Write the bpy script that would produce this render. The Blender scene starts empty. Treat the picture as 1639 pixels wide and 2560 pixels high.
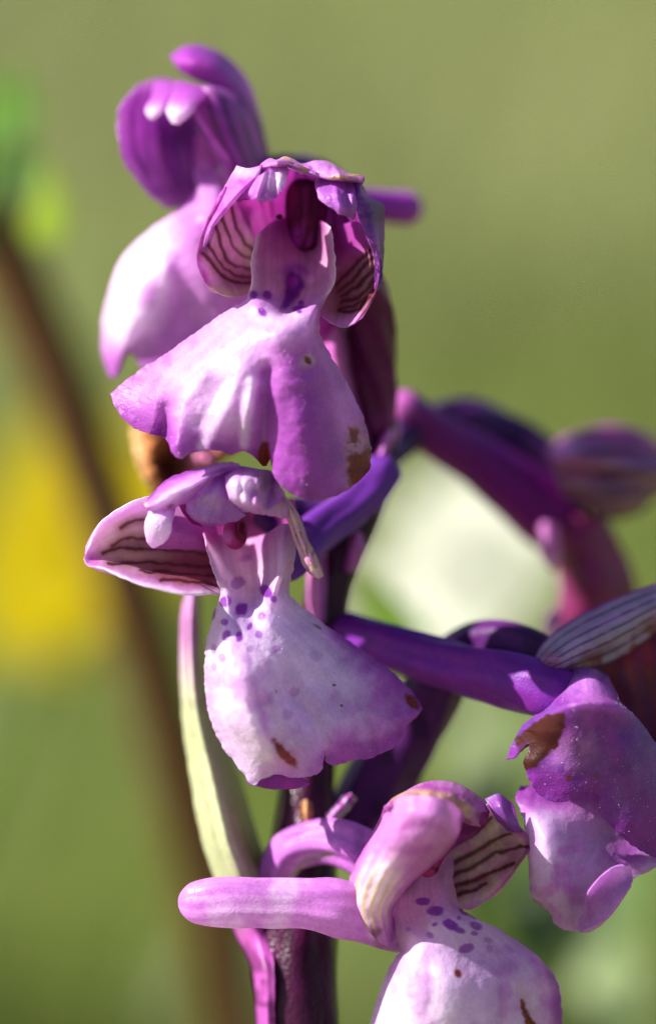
import bpy, math, random
import numpy as np
from mathutils import Vector, Matrix

# ------------------------------------------------------------------ camera, sky, sun
sc = bpy.context.scene
col = sc.collection
W, H = 1639.0, 2560.0          # photograph size in pixels
D = 0.25                       # metres to the plane of focus
S = 0.044 / H                  # metres per photograph pixel on that plane
PITCH = math.radians(12)
CAM = np.array([0.0, 0.0, 0.232])
RIGHT = np.array([1.0, 0, 0])
UP = np.array([0, math.sin(PITCH), math.cos(PITCH)])
FWD = np.array([0, math.cos(PITCH), -math.sin(PITCH)])

cam = bpy.data.cameras.new('camera')
camo = bpy.data.objects.new('camera', cam); col.objects.link(camo)
camo.location = CAM
camo.rotation_euler = (math.pi/2 - PITCH, 0, 0)
cam.sensor_fit = 'VERTICAL'; cam.sensor_height = 17.6; cam.lens = 100.0
cam.clip_start = 0.01; cam.clip_end = 1000
cam.dof.use_dof = True; cam.dof.focus_distance = D; cam.dof.aperture_fstop = 7.7
sc.camera = camo

SUNC = np.array([-0.76, 0.60, -0.22])          # towards the sun: right, up, forward of the camera
sd = SUNC[0]*RIGHT + SUNC[1]*UP + SUNC[2]*FWD
sd /= np.linalg.norm(sd)
world = bpy.data.worlds.new('World'); sc.world = world; world.use_nodes = True
wn = world.node_tree
sky = wn.nodes.new('ShaderNodeTexSky'); sky.sky_type = 'NISHITA'; sky.sun_disc = False
sky.sun_elevation = math.asin(sd[2]); sky.sun_rotation = math.atan2(sd[0], sd[1])
wn.links.new(sky.outputs[0], wn.nodes['Background'].inputs[0])
wn.nodes['Background'].inputs[1].default_value = 0.055
sun = bpy.data.lights.new('sun', 'SUN'); sun.energy = 5.0; sun.angle = math.radians(0.5)
sun.color = (1.0, 0.95, 0.87)
suno = bpy.data.objects.new('sun', sun); col.objects.link(suno)
suno.rotation_euler = Vector(sd).to_track_quat('Z', 'Y').to_euler()
suno.location = (-1, 0, 2)
sc.view_settings.view_transform = 'Standard'; sc.view_settings.look = 'None'
sc.view_settings.exposure = 1.22; sc.view_settings.gamma = 1.0
sc.view_settings.use_curve_mapping = False
sc.cycles.use_denoising = True
sc.cycles.max_bounces = 10; sc.cycles.transmission_bounces = 8; sc.cycles.diffuse_bounces = 5
sc.cycles.sample_clamp_indirect = 6.0
random.seed(4); rng = np.random.default_rng(4)

# ------------------------------------------------------------------ numbers to shapes
def world_pts(p):
    """(N,3) of photograph pixel x, pixel y, depth in mm behind the focus plane -> metres"""
    p = np.asarray(p, float)
    z = D + p[..., 2]*1e-3
    k = S*z/D
    x = (p[..., 0]-W/2)*k; y = -(p[..., 1]-H/2)*k
    return CAM + x[..., None]*RIGHT + y[..., None]*UP + z[..., None]*FWD
def pixel_pts(w):
    q = np.asarray(w) - CAM
    z = q@FWD; k = S*z/D
    return (q@RIGHT)/k + W/2, -(q@UP)/k + H/2

def sstep(a, b, x):
    t = np.clip((x-a)/(b-a+1e-12), 0, 1); return t*t*(3-2*t)
def hash2(ix, iy, seed):
    h = (ix.astype(np.int64)*374761393 + iy.astype(np.int64)*668265263 + seed*1442695041) & 0x7fffffff
    h = ((h ^ (h >> 13))*1274126177) & 0x7fffffff
    return ((h ^ (h >> 16)) & 0xffff)/65535.0
def vnoise(x, y, seed=0):
    ix = np.floor(x); iy = np.floor(y); fx = x-ix; fy = y-iy
    fx = fx*fx*(3-2*fx); fy = fy*fy*(3-2*fy)
    a = hash2(ix, iy, seed); b = hash2(ix+1, iy, seed); c = hash2(ix, iy+1, seed); d = hash2(ix+1, iy+1, seed)
    return (a*(1-fx)+b*fx)*(1-fy) + (c*(1-fx)+d*fx)*fy
def fbm(x, y, seed=0, oct=3):
    s = 0; a = .5; t = 0
    for k in range(oct):
        s = s + a*vnoise(x*2**k, y*2**k, seed+17*k); t += a; a *= .5
    return s/t
def catmull(P, t):
    """P (n,k) control points with chord parameter, sampled at t in 0..1"""
    P = np.asarray(P, float); n = len(P)
    if n == 2: return P[0] + t[:, None]*(P[1]-P[0])
    seg = np.linalg.norm(np.diff(P[:, :2], axis=0), axis=1) + 1e-6
    T = np.concatenate([[0], np.cumsum(seg)]); T /= T[-1]
    return hermite(P, T, t)
def hermite(P, T, t):
    n = len(P)
    m = np.zeros_like(P)
    for i in range(n):
        if i == 0: m[i] = (P[1]-P[0])/(T[1]-T[0])
        elif i == n-1: m[i] = (P[-1]-P[-2])/(T[-1]-T[-2])
        else:
            a = (P[i]-P[i-1])/(T[i]-T[i-1]); b = (P[i+1]-P[i])/(T[i+1]-T[i])
            h0 = T[i]-T[i-1]; h1 = T[i+1]-T[i]
            m[i] = (a*h1+b*h0)/(h0+h1)
    k = np.clip(np.searchsorted(T, t, side='right')-1, 0, n-2)
    h = T[k+1]-T[k]; s = ((t-T[k])/h)
    sh = (len(t),)+(1,)*(P.ndim-1)
    s = s.reshape(sh); h = h.reshape(sh)
    return (2*s**3-3*s**2+1)*P[k] + (s**3-2*s**2+s)*h*m[k] + (-2*s**3+3*s**2)*P[k+1] + (s**3-s**2)*h*m[k+1]
def grid_rows(rows, nu, nv, vs=None):
    """rows of control points (top row first, each from one side to the other) -> nv x nu grid"""
    u = np.linspace(0, 1, nu)
    R = np.array([catmull(r, u) for r in rows])
    if vs is None:
        seg = np.linalg.norm(np.diff(R[..., :2], axis=0), axis=2).mean(axis=1)+1e-6
        T = np.concatenate([[0], np.cumsum(seg)]); T /= T[-1]
    else: T = np.asarray(vs, float)
    return hermite(R, T, np.linspace(0, 1, nv))
def grid_ribbon(left, right, bulge, nu, nv, mid=None):
    """two edges run from base to tip; the blade between them bulges bulge mm towards the viewer"""
    v = np.linspace(0, 1, nv); u = np.linspace(0, 1, nu)[None, :, None]
    L = catmull(left, v)[:, None, :]; R = catmull(right, v)[:, None, :]
    G = L*(1-u) + R*u
    w = np.linalg.norm(L[..., :2]-R[..., :2], axis=-1)
    w = np.minimum(1, w/(w.max()*.6))
    G[..., 2] -= bulge*w*(4*u*(1-u))[..., 0]
    return G
def seg_dist(px, py, pts):
    best = np.full(px.shape, 1e9); tt = np.zeros(px.shape)
    n = len(pts)-1
    for i in range(n):
        (x0, y0), (x1, y1) = pts[i][:2], pts[i+1][:2]
        dx, dy = x1-x0, y1-y0; L = dx*dx+dy*dy+1e-9
        s = np.clip(((px-x0)*dx+(py-y0)*dy)/L, 0, 1)
        dd = np.hypot(px-x0-s*dx, py-y0-s*dy)
        m = dd < best; best = np.where(m, dd, best); tt = np.where(m, (i+s)/n, tt)
    return best, tt
def in_poly(px, py, pts):
    ins = np.zeros(px.shape, bool); n = len(pts)
    for i in range(n):
        (x0, y0), (x1, y1) = pts[i], pts[(i+1) % n]
        c = ((y0 > py) != (y1 > py)) & (px < (x1-x0)*(py-y0)/((y1-y0) or 1e-9)+x0)
        ins ^= c
    return ins

# ------------------------------------------------------------------ pigment masks (functions of a context c)
def blob(x, y, rx, ry=None, ang=0, soft=.35, s=1.0, warp=.25):
    ry = ry or rx; a = math.radians(ang)
    def f(c):
        dx = c['px']-x; dy = c['py']-y
        ex = (dx*math.cos(a)+dy*math.sin(a))/rx; ey = (-dx*math.sin(a)+dy*math.cos(a))/ry
        r = np.hypot(ex, ey) + warp*(c['n2']-.5)*2
        return s*(1-sstep(1-soft, 1+soft, r))
    return f
def line(pts, w, soft=.6, s=1.0, warp=5, taper=0.0):
    def f(c):
        d, t = seg_dist(c['px']+warp*(c['n1']-.5)*2, c['py']+warp*(c['n3']-.5)*2, pts)
        ww = w*(1-taper*t)
        return s*(1-sstep(ww*(1-soft), ww*(1+soft), d))
    return f
def poly(pts, soft=6, s=1.0, warp=8):
    def f(c):
        x = c['px']+warp*(c['n2']-.5)*2; y = c['py']+warp*(c['n3']-.5)*2
        d, _ = seg_dist(x, y, list(pts)+[pts[0]])
        d = np.where(in_poly(x, y, pts), d, -d)
        return s*sstep(-soft, soft, d)
    return f
def vr(a, b, s=1.0, warp=.12):
    return lambda c: s*sstep(a, b, c['v']+warp*(c['n1']-.5))
def ur(a, b, s=1.0, warp=.12):
    return lambda c: s*sstep(a, b, c['u']+warp*(c['n1']-.5))
def vband(a, b, soft=.08, s=1.0):
    return lambda c: s*sstep(a-soft, a+soft, c['v'])*(1-sstep(b-soft, b+soft, c['v']))
def veins(paths, w, colr=None):
    out = []
    for p in paths:
        out.append(((.22, .035, .05), line(p, w*3.4, .95, .45, 7))); out.append((colr or VEIN, line(p, w*1.35, .7, .95, 6, .35)))
    return out
def rim(w, s=1.0, sides='lrb', warp=.5):
    def f(c):
        e = np.full(c['u'].shape, 9.0)
        if 'l' in sides: e = np.minimum(e, c['u'])
        if 'r' in sides: e = np.minimum(e, 1-c['u'])
        if 'b' in sides: e = np.minimum(e, 1-c['v'])
        if 't' in sides: e = np.minimum(e, c['v'])
        return s*(1-sstep(0, w, e + w*warp*(c['n1']-.5)*2))
    return f
def mottle(scale, lo, hi, seed=3, s=1.0, sx=1.0, sy=1.0):
    return lambda c: s*sstep(lo, hi, fbm(c['px']/scale*sx, c['py']/scale*sy, seed))
def uveins(k, sharp=.80, s=1.0, v0=0, v1=1.0):
    """k dark nerves running the length of a petal"""
    def f(c):
        ph = (c['u'] + .02*(c['n1']-.5))*k
        w = np.cos(2*math.pi*ph)*.5+.5
        return s*sstep(sharp, .98, w)*sstep(v0-.05, v0+.08, c['v'])*(1-sstep(v1-.12, v1+.05, c['v']))
    return f
def both(f, g): return lambda c: f(c)*g(c)
ALL = lambda c: np.ones(c['u'].shape)

# ------------------------------------------------------------------ meshes
PLANT = world_pts([[752, 2560, 5.0]])[0]; PLANT[2] = 0.0     # foot of the orchid on the meadow
def link(name, verts, faces, mat, parent, rgb=None, origin=None):
    me = bpy.data.meshes.new(name)
    o3 = PLANT if origin is None else origin
    v = (np.asarray(verts)-o3).astype(np.float32)
    f = np.asarray(faces, np.int32)
    me.vertices.add(len(v)); me.vertices.foreach_set('co', v.ravel())
    k = f.shape[1]
    me.loops.add(f.size); me.loops.foreach_set('vertex_index', f.ravel())
    me.polygons.add(len(f)); me.polygons.foreach_set('loop_start', np.arange(0, f.size, k, dtype=np.int32))
    try: me.polygons.foreach_set('loop_total', np.full(len(f), k, np.int32))
    except Exception: pass
    me.polygons.foreach_set('use_smooth', np.ones(len(f), bool))
    if rgb is not None:
        a = me.color_attributes.new('pigment', 'FLOAT_COLOR', 'POINT')
        a.data.foreach_set('color', np.concatenate([rgb, np.ones((len(rgb), 1))], 1).astype(np.float32).ravel())
    me.update(calc_edges=True); me.validate()
    me.materials.append(mat)
    o = bpy.data.objects.new(name, me); col.objects.link(o)
    if parent is not None: o.parent = parent
    elif origin is not None: o.location = origin
    return o
def context(wp, u, v):
    px, py = pixel_pts(wp)
    c = dict(px=px, py=py, u=u, v=v)
    c['n1'] = fbm(px/38, py/38, 5, 3); c['n2'] = fbm(px/14, py/14, 9, 3); c['n3'] = fbm(px/22+40, py/22, 21, 3)
    return c
def paint(c, base, layers):
    rgb = np.ones((len(c['px']), 3))*np.array(base)
    for colr, m in layers:
        k = np.clip(m(c), 0, 1)[:, None]
        rgb = rgb*(1-k) + np.array(colr)*k
    pur = sstep(.30, .58, 1-rgb[:, 1]/(np.minimum(rgb[:, 0], rgb[:, 2])+1e-4))          # anthocyanin takes green light first
    rgb[:, 1] *= 1-.24*pur; rgb[:, 2] *= 1-.03*pur
    return rgb
LAST = {}
def beads(parent, count, seed=1, v0=.25, skip=None, r=(1.0e-5, 2.0e-5), name='papillae'):
    """papillae as pale beads, added for their glints, strewn over the petal built last"""
    g = np.random.default_rng(seed); wp, n = LAST['wp'], LAST['n']; nv, nu = wp.shape[:2]
    f = fbm(np.arange(nu)[None, :]/nu*9+np.zeros((nv, 1)), np.arange(nv)[:, None]/nv*9+np.zeros((1, nu)), seed, 3)
    i = g.integers(int(nv*v0), nv-2, count*4); j = g.integers(2, nu-2, count*4)
    k = g.random(count*4) < .25+.5*sstep(.35, .7, f[i, j]); i, j = i[k][:count], j[k][:count]
    if skip is not None:
        px, py = pixel_pts(wp[i, j]); k = ~in_poly(px, py, skip); i, j = i[k], j[k]
    rad = g.uniform(r[0], r[1], len(i))*(.6+.8*g.random(len(i))**3); c = wp[i, j]+n[i, j]*rad[:, None]*.4
    o8 = np.array([[1, 0, 0], [-1, 0, 0], [0, 1, 0], [0, -1, 0], [0, 0, 1], [0, 0, -1]], float)
    fc = np.array([[0, 2, 4], [2, 1, 4], [1, 3, 4], [3, 0, 4], [2, 0, 5], [1, 2, 5], [3, 1, 5], [0, 3, 5]])
    V = (c[:, None]+o8[None]*rad[:, None, None]).reshape(-1, 3); F = (np.arange(len(i))[:, None, None]*6+fc[None]).reshape(-1, 3)
    ob = link(name, V, F, M['bead'], parent, np.ones((len(V), 1))*np.array([[.92, .86, .94]])); ob['kind'] = 'stuff'
    return ob
def streaks(c, seed):
    a = fbm(c['u']*26+seed, c['v']*2.2, seed+50, 3)-.5; b = fbm(c['px']/55, c['py']/55, seed+60, 3)-.5; d = fbm(c['px']/7, c['py']/7, seed+70, 2)-.5
    k = 1+.30*a+.22*b+.14*d
    return np.stack([k, k**1.5, k**.9], -1)
def sheet(name, parent, G, base, layers=(), thick=.28, folds=(), crumple=(.10, 70), ragged=2.0, mat=None, inner=None, seed=1):
    """a petal: grid G (nv,nu,3) of pixel x, y, depth -> closed blade with thin edges"""
    nv, nu = G.shape[:2]; G = G.copy()
    px, py = G[..., 0], G[..., 1]
    uu, vv = np.meshgrid(np.linspace(0, 1, nu), np.linspace(0, 1, nv))
    for pts, w, amp in folds:                      # positive: towards the viewer
        d, _ = seg_dist(px, py, pts)
        G[..., 2] -= amp*np.exp(-(d/w)**2)
    a, scl = crumple
    G[..., 2] += a*2*(fbm(px/scl, py/scl, seed, 3)-.5) + .25*a*2*(fbm(px/scl*4, py/scl*4, seed+5, 2)-.5)
    e = np.minimum(np.minimum(uu, 1-uu), 1-vv); k = np.exp(-(e/.03)**2)*ragged
    dx = 2*(fbm(px/16, py/16, seed+2, 3)-.5); dy = 2*(fbm(px/16, py/16, seed+3, 3)-.5)
    G[..., 0] += k*dx; G[..., 1] += k*dy
    wp = world_pts(G)
    du = np.gradient(wp, axis=1); dv = np.gradient(wp, axis=0)
    n = np.cross(dv, du); n /= np.linalg.norm(n, axis=-1, keepdims=True)+1e-15
    e = np.minimum(np.minimum(uu, 1-uu), np.minimum(1-vv, vv))
    th = thick*1e-3*(.25+.75*sstep(0, .10, e))
    bk = wp - n*th[..., None]*np.sign((n@(-FWD)).mean() or 1)
    V = np.concatenate([wp.reshape(-1, 3), bk.reshape(-1, 3)])
    idx = np.arange(nv*nu).reshape(nv, nu); N = nv*nu
    q = np.stack([idx[:-1, :-1], idx[1:, :-1], idx[1:, 1:], idx[:-1, 1:]], -1).reshape(-1, 4)
    F = [q, q[:, ::-1]+N]
    loop = np.concatenate([idx[0, :-1], idx[:-1, -1], idx[-1, :0:-1], idx[:0:-1, 0]])
    nx = np.roll(loop, -1)
    F.append(np.stack([loop, nx, nx+N, loop+N], -1))
    F = np.concatenate(F)
    if (n@(-FWD)).mean() < 0: F = F[:, ::-1]
    LAST.update(wp=wp, n=n*(1 if (n@(-FWD)).mean() > 0 else -1))
    c = context(wp.reshape(-1, 3), uu.ravel(), vv.ravel())
    rgb = paint(c, base, layers)*streaks(c, seed)
    rgb2 = rgb if inner is None else paint(c, inner[0], inner[1])
    return link(name, V, F, mat or M['petal'], parent, np.concatenate([rgb, rgb2]))
def tube(name, parent, path, base, layers=(), ns=90, nr=40, ridges=0, ridge_amp=.06, twist=1.5, round0=True, round1=True, mat=None, crumple=.09, flat=1.0, origin=None, seed=1):
    """path of (pixel x, y, depth mm, radius in pixels)"""
    P = np.asarray(path, float)
    wpth = world_pts(P[:, :3]); r = P[:, 3]*S*(D+P[:, 2]*1e-3)/D
    A = np.concatenate([wpth, r[:, None]], 1)
    seg = np.linalg.norm(np.diff(wpth, axis=0), axis=1); T = np.concatenate([[0], np.cumsum(seg)]); L = T[-1]; T /= L
    # denser sampling at the rounded ends
    t = np.linspace(0, 1, ns); r0 = r[0]/L; r1 = r[-1]/L
    if round0: t = np.concatenate([r0*(1-np.cos(np.linspace(0, math.pi/2, 10))), t[t > r0*1.02]])
    if round1: t = np.concatenate([t[t < 1-r1*1.02], 1-r1*(1-np.cos(np.linspace(math.pi/2, 0, 10)))])
    B = hermite(A, T, t); C = B[:, :3]; rad = B[:, 3]
    if round0: rad = rad*np.sqrt(np.clip(1-np.clip(1-t/r0, 0, 1)**2, 1e-5, 1))
    if round1: rad = rad*np.sqrt(np.clip(1-np.clip(1-(1-t)/r1, 0, 1)**2, 1e-5, 1))
    tan = np.gradient(C, axis=0); tan /= np.linalg.norm(tan, axis=1, keepdims=True)+1e-15
    ref = -FWD; V = []; uu = []; vv = []
    a = np.linspace(0, 2*math.pi, nr, endpoint=False)
    nrm = None
    for i in range(len(t)):
        if nrm is None: nrm = ref - tan[i]*(ref@tan[i])
        else: nrm = nrm - tan[i]*(nrm@tan[i])
        nrm = nrm/(np.linalg.norm(nrm)+1e-15); bi = np.cross(tan[i], nrm)
        rr = rad[i]*(1+(ridge_amp*np.cos(ridges*(a+twist*2*math.pi*t[i]/max(ridges, 1)*2)) if ridges else 0))
        rr = rr*(1+crumple*2*(fbm(np.cos(a)*1.5+t[i]*L*400, np.sin(a)*1.5+7, seed, 2)-.5))
        V.append(C[i] + np.outer(rr*np.cos(a)*flat, nrm) + np.outer(rr*np.sin(a), bi))
        uu.append(a/(2*math.pi)); vv.append(np.full(nr, t[i]))
    V = np.concatenate(V); n = len(t)
    idx = np.arange(n*nr).reshape(n, nr); ix2 = np.roll(idx, -1, axis=1)
    F = np.stack([idx[:-1], ix2[:-1], ix2[1:], idx[1:]], -1).reshape(-1, 4)
    V = np.concatenate([V, C[[0]], C[[-1]]]); uu.append(np.zeros(2)); vv.append(np.array([0, 1.0]))
    e0 = n*nr; e1 = e0+1
    tri = np.concatenate([np.stack([ix2[0], idx[0], np.full(nr, e0)], -1), np.stack([idx[-1], ix2[-1], np.full(nr, e1)], -1)])
    F3 = np.concatenate([F[:, [0, 1, 2]], F[:, [0, 2, 3]], tri])
    c = context(V, np.concatenate(uu), np.concatenate(vv))
    ca, sa = np.cos(2*math.pi*c['u']), np.sin(2*math.pi*c['u'])
    k = 1+.50*(fbm(ca*5+9, sa*5+c['v']*1.6, seed+31, 3)-.5)+.25*(fbm(c['px']/9, c['py']/9, seed+33, 2)-.5)
    rgb = np.clip(paint(c, base, layers)*np.stack([k, k**1.6, k**.8], -1), 0, .95)
    return link(name, V, F3, mat or M['petal'], parent, rgb, origin)

# ------------------------------------------------------------------ materials
M = {}
def new_mat(name):
    m = bpy.data.materials.new(name); m.use_nodes = True; nt = m.node_tree
    for n in list(nt.nodes): nt.nodes.remove(n)
    return m, nt, nt.nodes, nt.links
def plant_material(name, translucent=.49, rough=.42, spec=.45, bump=.42, grain=9000, var=.18, sheen=0.0, sub=0.0):
    m, nt, N, L = new_mat(name)
    out = N.new('ShaderNodeOutputMaterial')
    at = N.new('ShaderNodeAttribute'); at.attribute_name = 'pigment'
    tc = N.new('ShaderNodeTexCoord')
    n1 = N.new('ShaderNodeTexNoise'); n1.inputs['Scale'].default_value = 900; n1.inputs['Detail'].default_value = 4
    n2 = N.new('ShaderNodeTexNoise'); n2.inputs['Scale'].default_value = grain; n2.inputs['Detail'].default_value = 2
    vo = N.new('ShaderNodeTexVoronoi'); vo.inputs['Scale'].default_value = grain*1.2
    for q in (n1, n2, vo): L.new(tc.outputs['Object'], q.inputs['Vector'])
    ad = N.new('ShaderNodeMath'); ad.operation = 'ADD'; L.new(n1.outputs[0], ad.inputs[0]); L.new(n2.outputs[0], ad.inputs[1])
    mr = N.new('ShaderNodeMapRange'); mr.inputs[1].default_value = .6; mr.inputs[2].default_value = 1.4
    mr.inputs[3].default_value = 1-var; mr.inputs[4].default_value = 1+var
    L.new(ad.outputs[0], mr.inputs[0])
    mx = N.new('ShaderNodeMix'); mx.data_type = 'RGBA'; mx.blend_type = 'MULTIPLY'; mx.inputs[0].default_value = 1
    L.new(at.outputs['Color'], mx.inputs[6]); L.new(mr.outputs[0], mx.inputs[7])
    colr = mx.outputs[2]
    bp = N.new('ShaderNodeBump'); bp.inputs['Strength'].default_value = bump; bp.inputs['Distance'].default_value = 3e-5
    L.new(vo.outputs['Distance'], bp.inputs['Height'])
    bp2 = N.new('ShaderNodeBump'); bp2.inputs['Strength'].default_value = bump*.5; bp2.inputs['Distance'].default_value = 4e-5
    L.new(n1.outputs[0], bp2.inputs['Height']); L.new(bp.outputs[0], bp2.inputs['Normal'])
    pr = N.new('ShaderNodeBsdfPrincipled'); L.new(colr, pr.inputs['Base Color']); L.new(bp2.outputs[0], pr.inputs['Normal'])
    pr.inputs['Roughness'].default_value = rough; pr.inputs['Specular IOR Level'].default_value = spec
    if sub:
        pr.inputs['Subsurface Weight'].default_value = sub; pr.inputs['Subsurface Radius'].default_value = (1, .55, .9); pr.inputs['Subsurface Scale'].default_value = 2.5e-4
    if translucent > 0:
        tr = N.new('ShaderNodeBsdfTranslucent')
        gm = N.new('ShaderNodeGamma'); gm.inputs[1].default_value = .62; L.new(colr, gm.inputs[0]); L.new(gm.outputs[0], tr.inputs[0])
        ms = N.new('ShaderNodeMixShader'); ms.inputs[0].default_value = translucent
        L.new(pr.outputs[0], ms.inputs[1]); L.new(tr.outputs[0], ms.inputs[2]); L.new(ms.outputs[0], out.inputs[0])
    else: L.new(pr.outputs[0], out.inputs[0])
    M[name] = m
    return m
plant_material('petal')
plant_material('fleshy', translucent=.12, rough=.42, spec=.16, bump=.35)
plant_material('bead', translucent=.3, rough=.12, spec=.9, bump=0, var=.02)
plant_material('stem', translucent=0, rough=.30, spec=.22, bump=.9, grain=5000, var=.25)
plant_material('bloom', translucent=.3, rough=.8, spec=.03, bump=0, var=.1)
plant_material('dry', translucent=.15, rough=.7, spec=.2, bump=.6, var=.3)
plant_material('leaf', translucent=.25, rough=.45, spec=.4, bump=.2, grain=3000, var=.2)

# ------------------------------------------------------------------ pigments (linear albedo)
WHITE = (.92, .72, .97); PALE = (.69, .35, .77); LILAC = (.49, .14, .57); VIOLET = (.31, .035, .41)
DEEP = (.10, .012, .16); NIGHT = (.03, .007, .05); MAGENTA = (.42, .04, .42); ROSE = (.58, .20, .50)
WINE = (.12, .006, .05); SPOT = (.25, .05, .42); BROWN = (.23, .030, .018); DARKBROWN = (.07, .016, .012)
TAN = (.66, .43, .22); CREAM = (.74, .60, .46); VEIN = (.06, .008, .012); OLIVEVEIN = (.13, .07, .025)
GREENPALE = (.44, .45, .27); GREENLEAF = (.16, .25, .04)

# ------------------------------------------------------------------ setting
def meadow_material():
    m, nt, N, L = new_mat('meadow_ground'); out = N.new('ShaderNodeOutputMaterial')
    tc = N.new('ShaderNodeTexCoord')
    a = N.new('ShaderNodeTexNoise'); a.inputs['Scale'].default_value = 2.2; a.inputs['Detail'].default_value = 5
    b = N.new('ShaderNodeTexNoise'); b.inputs['Scale'].default_value = 60; b.inputs['Detail'].default_value = 6
    L.new(tc.outputs['Object'], a.inputs[0]); L.new(tc.outputs['Object'], b.inputs[0])
    r = N.new('ShaderNodeValToRGB'); L.new(a.outputs[0], r.inputs[0])
    r.color_ramp.elements[0].position = .35; r.color_ramp.elements[0].color = (.155, .195, .028, 1)
    r.color_ramp.elements[1].position = .68; r.color_ramp.elements[1].color = (.25, .255, .09, 1)
    r2 = N.new('ShaderNodeValToRGB'); L.new(b.outputs[0], r2.inputs[0])
    r2.color_ramp.elements[0].color = (.55, .55, .5, 1); r2.color_ramp.elements[1].color = (1.2, 1.2, 1.1, 1)
    mx = N.new('ShaderNodeMix'); mx.data_type = 'RGBA'; mx.blend_type = 'MULTIPLY'; mx.inputs[0].default_value = 1
    L.new(r.outputs[0], mx.inputs[6]); L.new(r2.outputs[0], mx.inputs[7])
    p = N.new('ShaderNodeBsdfPrincipled'); p.inputs['Roughness'].default_value = .9
    bp = N.new('ShaderNodeBump'); bp.inputs['Distance'].default_value = .01; L.new(b.outputs[0], bp.inputs['Height']); L.new(bp.outputs[0], p.inputs['Normal'])
    L.new(mx.outputs[2], p.inputs['Base Color']); L.new(p.outputs[0], out.inputs[0]); return m
xs = np.concatenate([-np.geomspace(400, .3, 24), np.linspace(-.2, .2, 5), np.geomspace(.3, 400, 24)])
ys = np.concatenate([-np.geomspace(400, .3, 24), np.linspace(0, .5, 6), np.geomspace(.6, 400, 24)])
X, Y = np.meshgrid(xs, ys)
Z = -.01 + .02*(fbm(X*1.3+50, Y*1.3+50, 3, 2)-.5)*sstep(.4, 2, np.hypot(X, Y)) + .01*(1-sstep(.2, .6, np.hypot(X-PLANT[0], Y-PLANT[1])))
idx = np.arange(X.size).reshape(X.shape)
F = np.stack([idx[:-1, :-1], idx[:-1, 1:], idx[1:, 1:], idx[1:, :-1]], -1).reshape(-1, 4)
g = link('meadow', np.stack([X, Y, Z], -1).reshape(-1, 3), F, meadow_material(), None, origin=np.zeros(3))
g['kind'] = 'structure'

def grass_field(n):
    """bent tapering blades, thicker and greener near the orchid, drier farther off"""
    y = .68 + 3.4*rng.random(n)**1.6
    x = (rng.random(n)-.5)*(.30+.42*y)*1.5
    k = np.hypot(x-PLANT[0], y-PLANT[1]) > .1
    x, y = x[k], y[k]; n = len(x)
    dry = sstep(.30, .70, fbm(x*3+9, y*3, 31, 3)*.55 + .40*sstep(.8, 2.2, y) + .12*rng.random(n))
    h = rng.uniform(.02, .065, n)*(1+.3*dry); w = rng.uniform(.0016, .0034, n)
    ang = rng.uniform(0, 2*math.pi, n); lean = rng.uniform(.1, .9, n)
    dx, dy = np.cos(ang), np.sin(ang)
    V = np.zeros((n, 7, 3)); t = np.array([0, .4, .75, 1.0]); z0 = -.016
    for j, tj in enumerate(t[:3]):
        off = lean*h*tj**2; ww = w*(1-.75*tj*tj)
        for sgn, q in ((-1, 2*j), (1, 2*j+1)):
            V[:, q, 0] = x+dx*off - sgn*dy*ww; V[:, q, 1] = y+dy*off + sgn*dx*ww; V[:, q, 2] = z0+h*tj*(1-.25*lean*tj)
    V[:, 6, 0] = x+dx*lean*h; V[:, 6, 1] = y+dy*lean*h; V[:, 6, 2] = z0+h*(1-.25*lean)
    b = np.arange(n)[:, None]*7
    tri = np.array([[0, 1, 3], [0, 3, 2], [2, 3, 5], [2, 5, 4], [4, 5, 6]])
    F = (b[:, None, :]+tri[None]).reshape(-1, 3)
    gcol = np.array([.150, .198, .026])[None]*(1-dry[:, None]) + np.array([.235, .252, .085])[None]*dry[:, None]
    gcol = gcol*rng.uniform(.7, 1.35, (n, 1))
    return link('grass', V.reshape(-1, 3), F, M['leaf'], None, np.repeat(gcol, 7, axis=0), np.zeros(3))
g = grass_field(60000); g['kind'] = 'stuff'; g['label'] = 'soft green and straw coloured meadow grass behind the orchid'; g['category'] = 'grass'

def thing(name, label, cat, loc):
    o = bpy.data.objects.new(name, None); col.objects.link(o); o.empty_display_size = .005
    o.location = loc; o['label'] = label; o['category'] = cat
    return o
def to_ground(px, py, d):
    p = world_pts([[px, py, d]])[0]; return p

# ------------------------------------------------------------------ the orchid
orchid = thing('orchid', 'purple orchid spike with hooded spotted flowers, sharp before the blurred meadow', 'orchid', PLANT)
def low(z, dx=0):      # a stem point below the picture, straight above the foot
    p = PLANT + np.array([dx, 0, z]); px, py = pixel_pts(p[None])
    return (px[0], py[0], ((p-CAM)@FWD-D)*1e3)
stem_layers = [((.07, .006, .05), mottle(60, .45, .7, 4, .6)), ((.16, .14, .03), both(mottle(40, .5, .75, 8, .8, 2, .35), vr(.2, .5)))]
tube('stem', orchid, [(880, 640, 11, 34), (915, 850, 10.5, 40), (945, 1060, 9.5, 46), (932, 1180, 9, 52), (893, 1290, 8.5, 56), (828, 1450, 8, 54),
     (800, 1620, 8, 58), (780, 1800, 7.5, 62), (768, 1950, 7, 66), (760, 2100, 6.5, 82), (747, 2260, 6, 102), (741, 2400, 5.5, 108), (748, 2560, 5, 106),
     low(.13)+(112,), low(.09)+(118,), low(.045)+(125,), low(-.006)+(130,)], (.034, .004, .022), stem_layers, ns=260, nr=56, ridges=7, ridge_amp=.03, twist=.8,
     round1=False, mat=M['stem'])  # dark wine base stands in for the shade cast on the stem

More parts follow.
